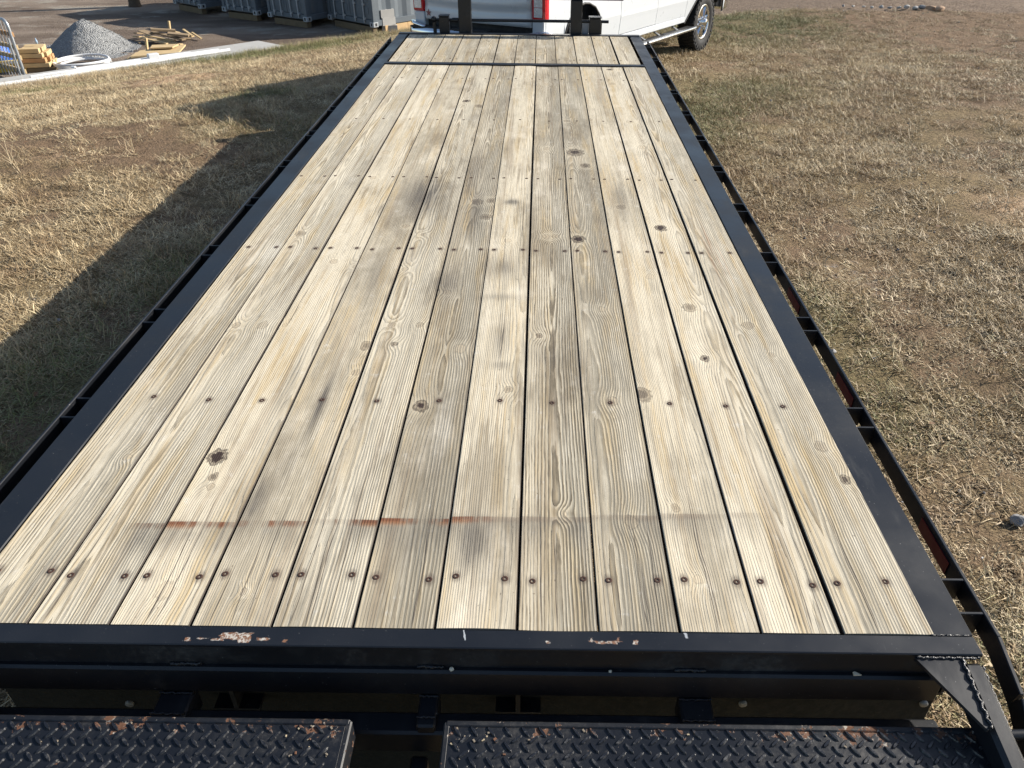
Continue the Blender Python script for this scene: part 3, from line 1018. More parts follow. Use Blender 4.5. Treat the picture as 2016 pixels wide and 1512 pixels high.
# --- rub rails outside, carried by stake pockets
for w, xo in ((1, 2.432), (-1, -.186)):
    b = MB()
    b.beam((xo - w * .005, .02, -.058), (xo - w * .005, 7.28, -.058), .010, .062, c=.002)
    p0 = (xo - w * .005, .022, -.058); p1 = (xo - w * .012, -.11, -.082); p2 = (xo - w * .03, -.34, -.19)
    b.beam((p0[0], p0[1] + .004, p0[2]), p1, .010, .064, c=.002)
    b.beam(p1, p2, .010, .064, c=.002)
    tpart(b, 'rub_rail', M_STEEL)
    xi = RR + .001 if w > 0 else RL - .001
    xa, xb = min(xi, xo - w * .0105), max(xi, xo - w * .0105)
    b = MB()
    for yy in (-.052, .052): b.box((xa - xi, yy - .0035, -.098), (xb - xi, yy + .0035, -.028), .001)
    b.box(((xa if w > 0 else xb) - xi + w * .002, -.048, -.098), ((xa if w > 0 else xb) - xi + w * .007, .048, -.036))
    pk = None
    for k in range(13):
        y = .140 if k == 0 else .872 + .6105 * (k - 1)
        if y > 7.2: continue
        if pk is None: pk = tpart(b, 'stake_pocket', M_STEEL)
        else:
            pk = pk.copy(); COL.objects.link(pk)
        pk.location = Vector((xi, y, 0)) - TL
    # short red strips on the inner face
    if w > 0:
        for y in (1.0, 1.66, .26):
            b = MB(); b.box((xo - .0125, y, -.085), (xo - .0108, y + .17, -.045)); tpart(b, 'red_strip', M_RED)

# --- rear header: angle on top, tube below it, open frame behind
b = MB()
b.box((RL, -.052, -.010), (RR, -.0015, .0005), .004)
tpart(b, 'rear_header', M_HEADER)
b = MB(); b.box((RL + .01, -.038, -.088), (RR - .06, -.028, -.0105)); tpart(b, 'header_web', M_DUSTY)
b = MB(); b.box((RL + .02, -.052, -.178), (RR - .055, .03, -.0885), .006); tpart(b, 'rear_beam', M_STEEL)
b = MB(); b.box((RL + .02, -.131, -.285), (RR - .055, -.075, -.205), .006); tpart(b, 'ramp_beam', M_STEEL)
for (xa, xb) in ((304, 372), (824, 862), (1338, 1402)):
    pa, pb = hit(xa, 1390, -.185), hit(xb, 1390, -.185)
    b = MB(); b.box((pa[0], -.128, -.255), (pb[0], -.030, -.182), .005)
    tpart(b, 'hinge_tube', M_STEEL)
    for yy in (-.0525, -.106):
        b = MB()
        pts = [(pa[0] + (pb[0] - pa[0]) * k / 10, yy + .0015 * math.sin(k * 2.1), -.180 + .0012 * math.sin(k * 3.3)) for k in range(11)]
        b.tube(pts, [.0032 + .0009 * math.sin(k * 2.7) for k in range(11)], 6)
        tpart(b, 'weld_bead', M_WELD)
pa, pb = hit(808, 1495, -.30), hit(842, 1495, -.30)
b = MB(); b.box((pa[0], -.42, -.375), (pb[0], -.128, -.30), .005); tpart(b, 'hinge_tube', M_STEEL)

# welds and grime along the inner corner of the header
wr = random.Random(3)
for (xa, xb) in ((335, 395), (820, 872), (1332, 1392)):
    A, B = hy(xa, 1304, -.041), hy(xb, 1304, -.041); b = MB()
    pts = [(A[0] + (B[0] - A[0]) * k / 14, -.0405 + wr.uniform(-.0015, .0015), -.085 + wr.uniform(-.001, .002)) for k in range(15)]
    b.tube(pts, [wr.uniform(.003, .0055) for _ in pts], 6)
    tpart(b, 'weld_bead', M_WELD)

# --- corner gussets and side tubes of the tail
for w in (1, -1):
    def fx(x): return x if w > 0 else (RL + RR) - x
    b = MB()
    b.prism([(fx(2.195), -.053, -.009), (fx(2.300), -.053, -.009), (fx(2.300), -.205, -.030), (fx(2.290), -.212, -.031)], (0, 0, -.009))
    tpart(b, 'gusset', M_STEEL)
    b = MB(); b.beam((fx(2.322), -.054, -.052), (fx(2.327), -.46, -.115), .046, .080, c=.009); tpart(b, 'tail_tube', M_STEEL)
    b = MB(); wr = random.Random(8)
    pts = [(fx(2.299 + .003 * math.sin(k * 1.9)), -.058 - .152 * k / 22, -.0085 - .021 * k / 22 + .001 * math.sin(k * 2.3)) for k in range(23)]
    b.tube(pts, [.0040 + .0008 * math.sin(k * 2.9) for k in range(23)], 8)
    pts = [(fx(2.20 + .140 * k / 24), -.0545 + .0012 * math.sin(k * 1.7), -.008 + .001 * math.sin(k * 2.2)) for k in range(25)]
    b.tube(pts, [.0036 + .0008 * math.sin(k * 2.4) for k in range(25)], 8)
    pts = [(fx(2.349 + .001 * math.sin(k * 2)), -.06 - .15 * k / 22, -.028 - .025 * k / 22) for k in range(23)]
    b.tube(pts, [.0034 + .0014 * math.sin(k * 2.2) for k in range(23)], 6)
    pts = [(fx(WR + .004 + .09 * k / 12), -.0008, .0008) for k in range(13)]
    b.tube(pts, [.0022 + .001 * math.sin(k * 2.5) for k in range(13)], 6)
    tpart(b, 'weld_bead', M_WELD)
# hinge pin sticking out on the right, and the bar below it
b = MB(); A = hit(1936, 1452, -.10); b.tube([(A[0], A[1], -.095), (A[0] + .16, A[1] + .004, -.085)], .011, 12); tpart(b, 'hinge_pin', M_STEEL)
b = MB(); A = hit(1990, 1478, -.2); b.beam((A[0] - .03, A[1] + .01, -.20), (A[0] + .2, A[1] + .012, -.20), .03, .03, c=.003); tpart(b, 'cross_bar', M_STEEL)


# --- the two fold-up ramps with raised tread
def ramp(x0, x1, seed, flip):
    rg = random.Random(seed)
    y1, y0, z = -.163, -1.40, -.100
    b = MB(); b.box((x0 + .012, y0, z - .012), (x1 - .012, y1 - .016, z), .001)
    root = tpart(b, 'loading_ramp', M_TREAD)
    b = MB()                     # rolled edge round the plate
    b.box((x0 + .004, y1 - .0155, z - .064), (x1 - .004, y1, z + .0015), .006)
    b.box((x0, y0, z - .064), (x0 + .0145, y1 - .003, z + .0005), .006)
    b.box((x1 - .0145, y0, z - .064), (x1, y1 - .003, z + .0005), .006)
    tpart(b, 'ramp_edge', M_RIM, root)
    b = MB()
    pitch = .0368
    nx, ny = int((x1 - x0 - .04) / pitch), 17
    for j in range(ny):
        for i in range(nx):
            for h in (0, 1):
                cx = x0 + .03 + pitch * (i + .5 * h) + (j % 2) * 0; cy = y1 - .026 - pitch * .93 * (j + .5 * h)
                if cx > x1 - .025 or cy < y0 + .02: continue
                an = math.radians((48 if h else -48) + (flip * 6)); L_, Wd = .0155, .0048
                ex, ey = np.array([math.cos(an), math.sin(an), 0]), np.array([-math.sin(an), math.cos(an), 0])
                c = np.array([cx, cy, z]); vs = []
                n = 8
                for k in range(n):
                    a = 2 * math.pi * k / n
                    vs.append(c + ex * L_ * math.cos(a) + ey * Wd * math.sin(a) + np.array([0, 0, -.0004]))
                for k in range(n):
                    a = 2 * math.pi * k / n
                    vs.append(c + ex * L_ * .8 * math.cos(a) + ey * Wd * .55 * math.sin(a) + np.array([0, 0, .0036]))
                fs = [(k, (k + 1) % n, (k + 1) % n + n, k + n) for k in range(n)] + [tuple(range(n, 2 * n))]
                b.add(vs, fs, False)
    tag(tpart(b, 'tread_pattern', M_LUG, root), kind='stuff')
    # flakes of rust and dried mud lying on the plate
    b = MB()
    for _ in range(22):
        e = rg.random()
        if e < .5: x = (x1 - .02 - abs(rg.gauss(0, .06))) if flip > 0 else (x0 + .02 + abs(rg.gauss(0, .07)))
        else: x = rg.uniform(x0 + .02, x1 - .02)
        y = y1 - .018 - abs(rg.gauss(0, .035)); s = rg.uniform(.0008, .0028) * (1.6 if rg.random() < .1 else 1)
        a = rg.uniform(0, 3); ex, ey = np.array([math.cos(a), math.sin(a), 0]), np.array([-math.sin(a), math.cos(a), 0])
        if not (x0 + .015 < x < x1 - .015): continue
        b.mat = rg.choice((0, 1, 1, 2))
        b.obox((x, y, z + .0015), ex, ey, (0, 0, 1), (s * 1.3, s * .8, .0012), .0005)
    tag(tpart(b, 'rust_flakes', [simple('rust_flake', (.14, .065, .035), .9), simple('mud_flake', (.20, .165, .12), .95), simple('straw_bit', (.38, .31, .20), .8)], root), kind='stuff')


ramp(-.10, hit(689, 1440, -.10)[0], 1, 1)
ramp(hit(872, 1440, -.10)[0], hit(1948, 1446, -.10)[0], 2, -1)

# --- things under the deck: frame, axles, wheels, flaps
b = MB()
for x in (.559, 1.306):
    b.box((x - .06, .06, -.43), (x + .06, 7.2, -.415)); b.box((x - .06, .06, -.24), (x + .06, 7.2, -.228)); b.box((x - .006, .06, -.415), (x + .006, 7.2, -.24))
tpart(b, 'main_beam', M_DUSTY)
for y in [r[0] for r in ROWS] + [6.4, 6.95]:
    b = MB(); b.box((-.09, y - .03, -.13), (2.33, y + .03, -.040)); tpart(b, 'cross_member', M_DUSTY)
b = MB()
XF = hy(1826, 1402, .105)[0]
b.box((-.08, .105, -.78), (XF, .113, -.20))
tpart(b, 'mud_flap', M_OLIVE)
b = MB()
for px in (256, 1462, 1818):
    Pb = hy(px, 1384, .104)
    b.lathe((Pb[0], .104, Pb[2]), (0, -1, 0), (1, 0, 0), [(0, .012), (.006, .011), (.006, 0)], 10)
tpart(b, 'flap_bolt', simple('bolt_zinc', (.20, .20, .19), .6, .3))


def tyre_profile(R, r, w):
    return [(-w * .42, r * .98), (-w * .5, r * 1.12), (-w * .52, R * .78), (-w * .47, R * .94), (-w * .38, R), (w * .38, R), (w * .47, R * .94), (w * .52, R * .78), (w * .5, r * 1.12), (w * .42, r * .98)]


for y in (2.0, 2.85):
    b = MB(); b.tube([(.05, y, -.53), (2.19, y, -.53)], .05, 12); tpart(b, 'axle', M_DUSTY)
    for x in (.10, .34, 1.90, 2.14):
        b = MB(); b.lathe((x, y, -.535), (1, 0, 0), (0, 0, 1), tyre_profile(.365, .20, .22), 30); o = tpart(b, 'wheel', M_RUBBER)
        b = MB(); b.lathe((x, y, -.535), (1, 0, 0), (0, 0, 1), [(-.08, .21), (-.06, .18), (-.02, .12), (-.02, 0)], 24); b.lathe((x, y, -.535), (1, 0, 0), (0, 0, 1), [(.08, .21), (.06, .18), (.02, .12), (.02, 0)], 24)
        tpart(b, 'rim', M_DUSTY, o)

# --- front: rail, head board posts, jacks and their cross shaft, drawbar
b = MB(); b.box((RL, 7.279, -.2), (RR, 7.355, .008), .004); tpart(b, 'front_rail', M_STEEL)
for (x0, x1) in ((.506, .636), (1.640, 1.758)):
    b = MB(); b.box((x0, 7.357, -.45), (x1, 7.45, .315), .006); tpart(b, 'head_board_post', M_STEEL)
b = MB(); b.box((.45, 7.36, .317), (2.165, 7.44, .42), .006); tpart(b, 'head_board_bar', M_STEEL)
for (x0, x1) in ((.308, .406), (1.832, 1.952)):
    b = MB(); b.box((x0, 7.358, -.40), (x1, 7.46, .152), .006); b.box((x0 - .004, 7.354, .153), (x1 + .004, 7.464, .164), .002); tpart(b, 'jack_housing', M_STEEL)
b = MB(); b.tube([(.245, 7.40, .118), (2.03, 7.40, .118)], .0145, 10); b.tube([(.44, 7.40, .118), (.50, 7.40, .118)], .021, 10)
tpart(b, 'jack_crank_rod', M_STEEL)
b = MB(); b.lathe((.25, 7.372, .125), (0, 1, 0), (1, 0, 0), [(0, 0), (0, .026), (.05, .026), (.05, 0)], 16); b.beam((.255, 7.40, .11), (.262, 7.40, -.1), .034, .03, up=(0, 1, 0), c=.005)
tpart(b, 'crank_handle', M_STEEL)
b = MB(); b.box((1.762, 7.40, .0), (1.828, 7.406, .112)); tpart(b, 'gear_plate', simple('worn_plate', (.23, .25, .29), .5, .3))
b = MB()
b.beam((.62, 7.3, -.36), (1.02, 8.45, -.40), .08, .14); b.beam((1.62, 7.3, -.36), (1.02, 8.45, -.40), .08, .14)
tpart(b, 'drawbar', M_DUSTY)
b = MB()
for x in (.357, 1.892): b.beam((x, 7.41, -.40), (x, 7.41, -.78), .07, .07, up=(0, 1, 0)); b.box((x - .12, 7.29, -.795), (x + .12, 7.53, -.78))
tpart(b, 'jack_leg', M_DUSTY)

b = MB(); b.box((-.06, 7.47, -.55), (2.25, 8.02, -.14), .01); tpart(b, 'added_shadow_box', M_STEEL)  # unseen box, added so the deck's shadow runs on to the truck's

# pebbles and a chip lying on the header ledge
for (px, py, s, lab) in ((888, 1303, .0055, 'larger pale pebble on the black ledge behind the deck, near the middle'), (1203, 1306, .004, 'smaller pale pebble on the black ledge behind the deck, right of the middle')):
    P = hy(px, py, -.044)
    bm = bmesh.new(); bmesh.ops.create_icosphere(bm, subdivisions=2, radius=s)
    rg = random.Random(px)
    for v in bm.verts: v.co *= rg.uniform(.85, 1.12); v.co.z *= .85
    me = bpy.data.meshes.new('pebble'); bm.to_mesh(me); bm.free(); me.materials.append(M_PEBBLE)
    tag(link_mesh('pebble', me, None, (P[0], -.0455, -.0885 + s * .7)), lab, 'pebble')
P = hy(1684, 1316, -.044)
b = MB(); b.prism([(0, 0, 0), (.018, .001, 0), (.004, .008, .002), (-.001, .006, .003)], (0, 0, .004))
tag(b.build('wood_chip', simple('pale_wood_chip', (.62, .54, .40), .8), None, (P[0], -.048, -.0875)), 'pale splinter of wood on the black ledge beside the right corner plate', 'wood chip')

# ================================================================== the white pickup truck
M_WHITE = simple('white_car_paint', (.53, .56, .59), .32, 0, .5, .015, 2, coat=.6)
M_BLACKPL = simple('black_plastic', (.018, .018, .019), .6, 0, .35, .2, 30)
M_BARTUBE = simple('polished_tube', (.40, .41, .42), .26, 1.0, .5, .05, 8)
M_CHROME = simple('chrome', (.72, .73, .74), .09, 1.0, .5, .03, 6)
M_REDLENS = simple('red_lens', (.50, .012, .022), .12, 0, .6, .15, 30, coat=.6)
M_CLEAR = simple('silver_lamp_reflector', (.72, .73, .75), .25, .25, .5, .35, 24, coat=.5)
M_GLASS = simple('dark_window_glass', (.012, .015, .018), .05, 0, .6, .1, 4)
M_SEAM = simple('panel_gap', (.03, .03, .032), .8)
M_STAR = simple('maroon_decal', (.20, .07, .075), .4, .2)

T_YAW, T_ROLL, T_PIT = 0.5559, 0.0254, -0.0193
fw = Vector((math.sin(T_YAW), math.cos(T_YAW), T_PIT)).normalized()
rt = Vector((math.cos(T_YAW), -math.sin(T_YAW), T_ROLL)); rt = (rt - fw * rt.dot(fw)).normalized()
up = rt.cross(fw)
truck = thing('pickup_truck', 'white crew cab pickup truck with chrome wheels parked at the front of the trailer', 'truck')
# local x = right, y = forward, z = up
K_T = (CAM[2] - GZ) / (CAM[2] + 1.05)
T_POS = CAM + K_T * (np.array([1.1475, 9.8336, -1.05]) - CAM)
truck.matrix_world = Matrix(((rt.x, fw.x, up.x, T_POS[0]), (rt.y, fw.y, up.y, T_POS[1]), (rt.z, fw.z, up.z, T_POS[2]), (0, 0, 0, 1))) @ Matrix.Scale(K_T, 4)
VC = .045                      # the truck's centre line
HW = .955


def side_v(z):
    """half width of the body at height z"""
    pts = ((.45, .905), (.60, .925), (.80, .948), (.83, .955), (.87, .948), (1.05, .950), (1.2, .945), (1.5, .928), (1.65, .905))
    for (z0, v0), (z1, v1) in zip(pts, pts[1:]):
        if z <= z1: return v0 + (v1 - v0) * max(0, (z - z0)) / (z1 - z0)
    return pts[-1][1]


RW, FW = -.21, 3.80            # axle stations
R_ARCH = [(-.70, .60), (-.68, .76), (-.60, .90), (-.47, 1.01), (-.33, 1.06), (-.21, 1.075), (-.09, 1.062), (.06, 1.01), (.17, .92), (.235, .80), (.262, .66), (.275, .55)]
F_ARCH = [(3.065, .49), (3.20, .62), (3.39, .79), (3.52, .90), (3.66, .985), (3.82, 1.02), (4.0, 1.0), (4.25, .95), (4.46, .86), (4.60, .70), (4.68, .52)]


def arch_z(u, arch, base):
    if u <= arch[0][0] or u >= arch[-1][0]: return base
    for (u0, z0), (u1, z1) in zip(arch, arch[1:]):
        if u0 <= u <= u1: return max(base, z0 + (z1 - z0) * (u - u0) / (u1 - u0))
    return base


def side_panel(b, w, us, zb, zt, arch=None):
    us = sorted(set(us)); rows = 14
    vs, fs = [], []
    for u in us:
        lo = zb(u) if callable(zb) else zb
        hi = zt(u) if callable(zt) else zt
        if arch: lo = arch_z(u, arch, lo)
        for k in range(rows + 1):
            z = lo + (hi - lo) * k / rows
            vs.append((VC + w * side_v(z), u, z))
    n = rows + 1
    for i in range(len(us) - 1):
        for k in range(rows):
            fs.append((i * n + k, i * n + k + 1, (i + 1) * n + k + 1, (i + 1) * n + k))
    m0 = len(vs)                # inner skin so the panel has thickness
    vs += [(x - w * .02, u, z) for x, u, z in vs]
    fs += [tuple(q + m0 for q in f[::-1]) for f in fs]
    edge = [i * n for i in range(len(us))]
    for i in range(len(us) - 1):
        for k in (0, rows):
            a, c = i * n + k, (i + 1) * n + k
            fs.append((a, c, c + m0, a + m0))
    for k in range(rows):
        for i in (0, len(us) - 1):
            fs.append((i * n + k, i * n + k + 1, i * n + k + 1 + m0, i * n + k + m0))
    b.add(vs, fs, False)


def fr_(a, c, s=.06): return list(np.arange(a, c, s)) + [c]


body = None
b = MB()
# inner shell (dark core behind the panel gaps, bed box, cab)
b.box((VC - .86, -1.06, .52), (VC + .86, -.80, 1.38)); b.box((VC - .72, -.82, .55), (VC + .72, .5, 1.05))
b.box((VC - .88, .40, .50), (VC + .88, 3.02, 1.38)); b.box((VC - .70, 3.0, .50), (VC + .70, 4.75, 1.30))
body = b.build('inner_shell', M_SEAM, truck)
b = MB()
for w in (1, -1):
    side_panel(b, w, fr_(-1.10, .782) + [q[0] for q in R_ARCH if q[0] < .78], lambda u: .58 if u < -.5 else .55, 1.58, R_ARCH)
b.box((VC - .925, -1.06, 1.585), (VC - .80, .775, 1.61), .01); b.box((VC + .80, -1.06, 1.585), (VC + .925, .775, 1.61), .01)
b.box((VC - .90, .70, .60), (VC + .90, .775, 1.58))
o = b.build('cargo_bed', M_WHITE, truck)
for w in (1, -1):
    b = MB(); side_panel(b, w, fr_(.795, 1.946), lambda u: .595 - .0 * u, 1.36); b.build('rear_door', M_WHITE, truck)
    b = MB(); side_panel(b, w, fr_(1.955, 3.03), .59, 1.36); b.build('front_door', M_WHITE, truck)
    b = MB(); side_panel(b, w, fr_(3.04, 4.72) + [q[0] for q in F_ARCH if q[0] > 3.04], .50, 1.36, F_ARCH); b.build('fender', M_WHITE, truck)
    b = MB(); b.box((VC + w * .885, .79, .50), (VC + w * .925, 3.06, .586), .008); b.build('rocker_panel', M_WHITE, truck)
    b = MB()
    for u in (1.72, 2.78): b.box((VC + w * .955, u - .11, 1.14), (VC + w * .985, u + .07, 1.17), .008)
    b.build('door_handle', M_CHROME, truck)
# cab top, hood
b = MB()
def cab_ring(z, u0, u1, hw): return [(VC - hw, u0, z), (VC + hw, u0, z), (VC + hw, u1, z), (VC - hw, u1, z)]
r0, r1, r2 = cab_ring(1.36, .80, 3.15, .91), cab_ring(2.03, .98, 2.45, .70), cab_ring(2.11, 1.15, 2.30, .62)
b.add(r0 + r1 + r2, [(0, 1, 5, 4), (1, 2, 6, 5), (2, 3, 7, 6), (3, 0, 4, 7), (4, 5, 9, 8), (5, 6, 10, 9), (6, 7, 11, 10), (7, 4, 8, 11), (8, 9, 10, 11)])
b.build('cab_roof', M_WHITE, truck)
b = MB()
b.prism([(VC - .90, 3.05, 1.34), (VC + .90, 3.05, 1.34), (VC + .82, 4.72, 1.20), (VC - .82, 4.72, 1.20)], (0, 0, .07)); b.build('hood', M_WHITE, truck)
def quad_on(a, c, d, e, lift):
    a, c, d, e = [Vector(q) for q in (a, c, d, e)]; n = (c - a).cross(e - a).normalized() * lift
    return [tuple(q + n) for q in (a, c, d, e)]
for w in (1, -1):
    for (u0, u1, t0, t1) in ((1.02, 1.90, 1.16, 1.87), (1.96, 2.98, 1.94, 2.42)):
        P = []
        for (u, z) in ((u0, 1.42), (u1, 1.42), (t1, 1.95), (t0, 1.95)):
            hw = .91 + (.70 - .91) * (z - 1.36) / .67
            P.append((VC + w * (hw + .004), u, z))
        b = MB(); b.prism(P, (w * .003, 0, .001)); b.build('side_window', M_GLASS, truck)
b = MB(); b.prism([(VC - .78, .835, 1.42), (VC + .78, .835, 1.42), (VC + .64, .955, 1.95), (VC - .64, .955, 1.95)], (0, -.006, .002)); b.build('rear_window', M_GLASS, truck)
b = MB(); b.prism([(VC - .80, 3.04, 1.42), (VC + .80, 3.04, 1.42), (VC + .65, 2.52, 1.97), (VC - .65, 2.52, 1.97)], (0, .006, .003)); b.build('windscreen', M_GLASS, truck)
# tailgate with its pressed crease
b = MB()
TG = -1.145
nx, nz = 24, 18
vs, fs = [], []
for i in range(nx + 1):
    for k in range(nz + 1):
        x = VC - .775 + 1.55 * i / nx; z = .885 + .71 * k / nz
        t = (x - VC) / .775
        cr = 1.03 + .035 * (abs(t) ** 2.4)      # crease line
        y = TG + .022 * math.exp(-((z - cr) / .03) ** 2) - .014 * math.exp(-((z - cr - .06) / .05) ** 2)
        vs.append((x, y, z))
n = nz + 1
for i in range(nx):
    for k in range(nz): fs.append((i * n + k, (i + 1) * n + k, (i + 1) * n + k + 1, i * n + k + 1))
m0 = len(vs); vs += [(x, y + .06, z) for x, y, z in vs]
fs += [tuple(q + m0 for q in f[::-1]) for f in fs]
for i in range(nx):
    for k in (0, nz):
        a, c = i * n + k, (i + 1) * n + k; fs.append((a, c, c + m0, a + m0))
for k in range(nz):
    for i in (0, nx):
        a, c = i * n + k, i * n + k + 1; fs.append((a, c, c + m0, a + m0))
b.add(vs, fs, True)
tg = b.build('tailgate', M_WHITE, truck)
b = MB(); b.box((VC - .13, TG - .02, 1.22), (VC + .13, TG - .001, 1.30), .008); b.build('tailgate_handle', M_BLACKPL, tg)
b = MB(); pts = []
for k in range(10):
    a = math.pi / 2 + k * math.pi / 5; r = .045 if k % 2 == 0 else .018
    pts.append((VC - .72 + r * math.cos(a), TG - .004, .955 + r * math.sin(a)))
b.prism(pts, (0, -.003, 0)); b.build('star_decal', M_STAR, tg)
# tail lamps
for w in (1, -1):
    xa, xb = (VC + w * .785, VC + w * .962)
    b = MB(); b.box((xa, TG - .012, .965), (xb, TG + .10, 1.44), .018); b.box((VC + w * .945, TG + .02, .975), (VC + w * .965, TG + .085, 1.39), .012)
    tlamp = b.build('tail_lamp', M_REDLENS, truck)
    for z in (1.000, 1.105, 1.21):
        b = MB(); b.box((VC + w * .822, TG - .0185, z), (VC + w * .932, TG - .0105, z + .100), .010); b.build('lamp_chamber', M_CLEAR, tlamp)
    b = MB(); b.box((VC + w * .79, TG - .004, .60), (VC + w * .945, TG + .08, .962), .01); b.build('corner_panel', M_WHITE, truck)
# rear bumper: chrome bar with black step pad
b = MB()
prof = [(.60, -.02), (.64, -.035), (.76, -.035), (.80, -.02), (.805, .05)]
sec = []
for x, dy in ((-1.0, .16), (-.97, .03), (-.90, -.02), (-.5, -.05), (0, -.055), (.5, -.05), (.90, -.02), (.97, .03), (1.0, .16)):
    sec.append([(VC + x, TG - .075 + dy + d, z) for z, d in prof])
vs = [p for s_ in sec for p in s_]; n = len(prof)
b.add(vs, [(i * n + k, (i + 1) * n + k, (i + 1) * n + k + 1, i * n + k + 1) for i in range(len(sec) - 1) for k in range(n - 1)], True)
bump_ = b.build('rear_bumper', M_CHROME, truck)
b = MB(); b.box((VC - .93, TG - .13, .795), (VC + .93, TG + .03, .815), .006); b.box((VC - .25, TG - .145, .80), (VC + .25, TG - .03, .826), .006); b.build('step_pad', M_BLACKPL, bump_)
for w in (1, -1):
    b = MB(); b.tube([(VC + w * .995, TG + .11, .815), (VC + w * .975, TG - .02, .845), (VC + w * .89, TG - .085, .835), (VC + w * .70, TG - .105, .805)], .022, 10); b.build('bumper_corner', M_CHROME, bump_)
# running boards
for w in (1, -1):
    b = MB(); b.box((VC + w * .90, .55, .405), (VC + w * 1.03, 3.22, .432), .01)
    rb = b.build('running_board', M_BLACKPL, truck)
    b = MB(); b.tube([(VC + w * 1.035, .52, .408), (VC + w * 1.045, .60, .41), (VC + w * 1.045, 3.18, .41), (VC + w * 1.03, 3.25, .408)], .026, 12); b.build('chrome_tube', M_BARTUBE, rb)
    for u in (1.0, 2.25):
        b = MB(); b.box((VC + w * .95, u, .425), (VC + w * 1.045, u + .42, .438), .004); b.build('step_pad', M_BLACKPL, rb)
        b = MB(); b.box((VC + w * .93, u - .03, .428), (VC + w * 1.05, u - .005, .441), .003); b.box((VC + w * .93, u + .425, .428), (VC + w * 1.05, u + .45, .441), .003); b.build('step_trim', M_CHROME, rb)
    b = MB()
    for u in (.75, 1.6, 2.1, 2.75): b.beam((VC + w * .80, u, .50), (VC + w * .96, u, .42), .05, .012)
    b.build('board_bracket', simple('bracket_grey', (.20, .21, .22), .5, .3), rb)


# wheels: tyre with lugs, chrome eight-spoke rim
def wheel(u, w):
    c = np.array([VC + w * .815, u, .428])
    R, r, wd = .428, .262, .285
    b = MB(); b.lathe(c, (w, 0, 0), (0, 0, 1), tyre_profile(R, r, wd), 48)
    for k in range(44):
        a = 2 * math.pi * k / 44
        for s, sh in ((-.10, 0), (.0, .5), (.10, 0)):
            aa = a + sh * 2 * math.pi / 44
            d = np.array([0, math.cos(aa), math.sin(aa)]); t = np.array([0, -math.sin(aa), math.cos(aa)])
            b.obox(c + d * (R + .002) + np.array([s, 0, 0]), (1, 0, 0), t, d, (.040, .021, .008))
    for k in range(30):        # shoulder blocks
        aa = 2 * math.pi * k / 30; d = np.array([0, math.cos(aa), math.sin(aa)]); t = np.array([0, -math.sin(aa), math.cos(aa)])
        b.obox(c + d * (R - .028) + np.array([w * wd * .485, 0, 0]), (1, 0, 0), t, d, (.010, .020, .024))
    ty = b.build('wheel', M_RUBBER, truck)
    b = MB()
    b.lathe(c, (w, 0, 0), (0, 0, 1), [(wd * .40, r * 1.01), (wd * .43, r), (wd * .42, r * .94), (wd * .28, r * .86), (wd * .05, r * .84), (-.02, r * .8), (-.02, 0)], 40)
    rim = b.build('rim_barrel', simple('dark_rim_metal', (.05, .05, .052), .35, .8), ty)  # barrel in one dark metal
    b = MB()
    b.lathe(c, (w, 0, 0), (0, 0, 1), [(wd * .435, r * 1.005), (wd * .455, r * .97), (wd * .44, r * .90), (wd * .36, r * .87)], 40)
    for k in range(8):
        aa = 2 * math.pi * (k + .3) / 8; d = np.array([0, math.cos(aa), math.sin(aa)]); t = np.array([0, -math.sin(aa), math.cos(aa)])
        x0, x1 = np.array([w * wd * .30, 0, 0]), np.array([w * wd * .40, 0, 0])
        q = [c + d * .06 + t * .030 + x0, c + d * r * .9 + t * .050 + x0, c + d * r * .9 - t * .050 + x0, c + d * .06 - t * .030 + x0,
             c + d * .06 + t * .012 + x1 * 1.05, c + d * r * .9 + t * .026 + x1, c + d * r * .9 - t * .026 + x1, c + d * .06 - t * .012 + x1 * 1.05]
        b.add(q, [(0, 1, 2, 3), (4, 7, 6, 5), (0, 4, 5, 1), (1, 5, 6, 2), (2, 6, 7, 3), (3, 7, 4, 0)])
    b.lathe(c, (w, 0, 0), (0, 0, 1), [(wd * .28, .095), (wd * .42, .088), (wd * .45, .06), (wd * .62, .054), (wd * .66, .03), (wd * .66, 0)], 28)
    b.build('chrome_wheel_face', M_CHROME, ty)
    b = MB()
    for k in range(8):
        aa = 2 * math.pi * k / 8; d = np.array([0, math.cos(aa), math.sin(aa)])
        b.lathe(c + d * .072 + np.array([w * wd * .42, 0, 0]), (w, 0, 0), (0, 0, 1), [(0, .011), (.035, .010), (.04, 0)], 8)
    tag(b.build('lug_nut', M_CHROME, ty), kind='stuff')


for u in (RW, FW):
    for w in (1, -1): wheel(u, w)
for w in (1, -1):             # black arch lips and liners
    for arch, u0 in ((R_ARCH, RW), (F_ARCH, FW)):
        b = MB(); b.tube([(VC + w * (side_v(z) + .001), u, z - .008) for u, z in arch], .013, 8); b.build('arch_lip', M_BLACKPL, truck)
    b = MB(); b.box((VC + w * .72, RW - .54, .40), (VC + w * .92, RW - .50, .80), .008); b.build('mud_guard', M_BLACKPL, truck)
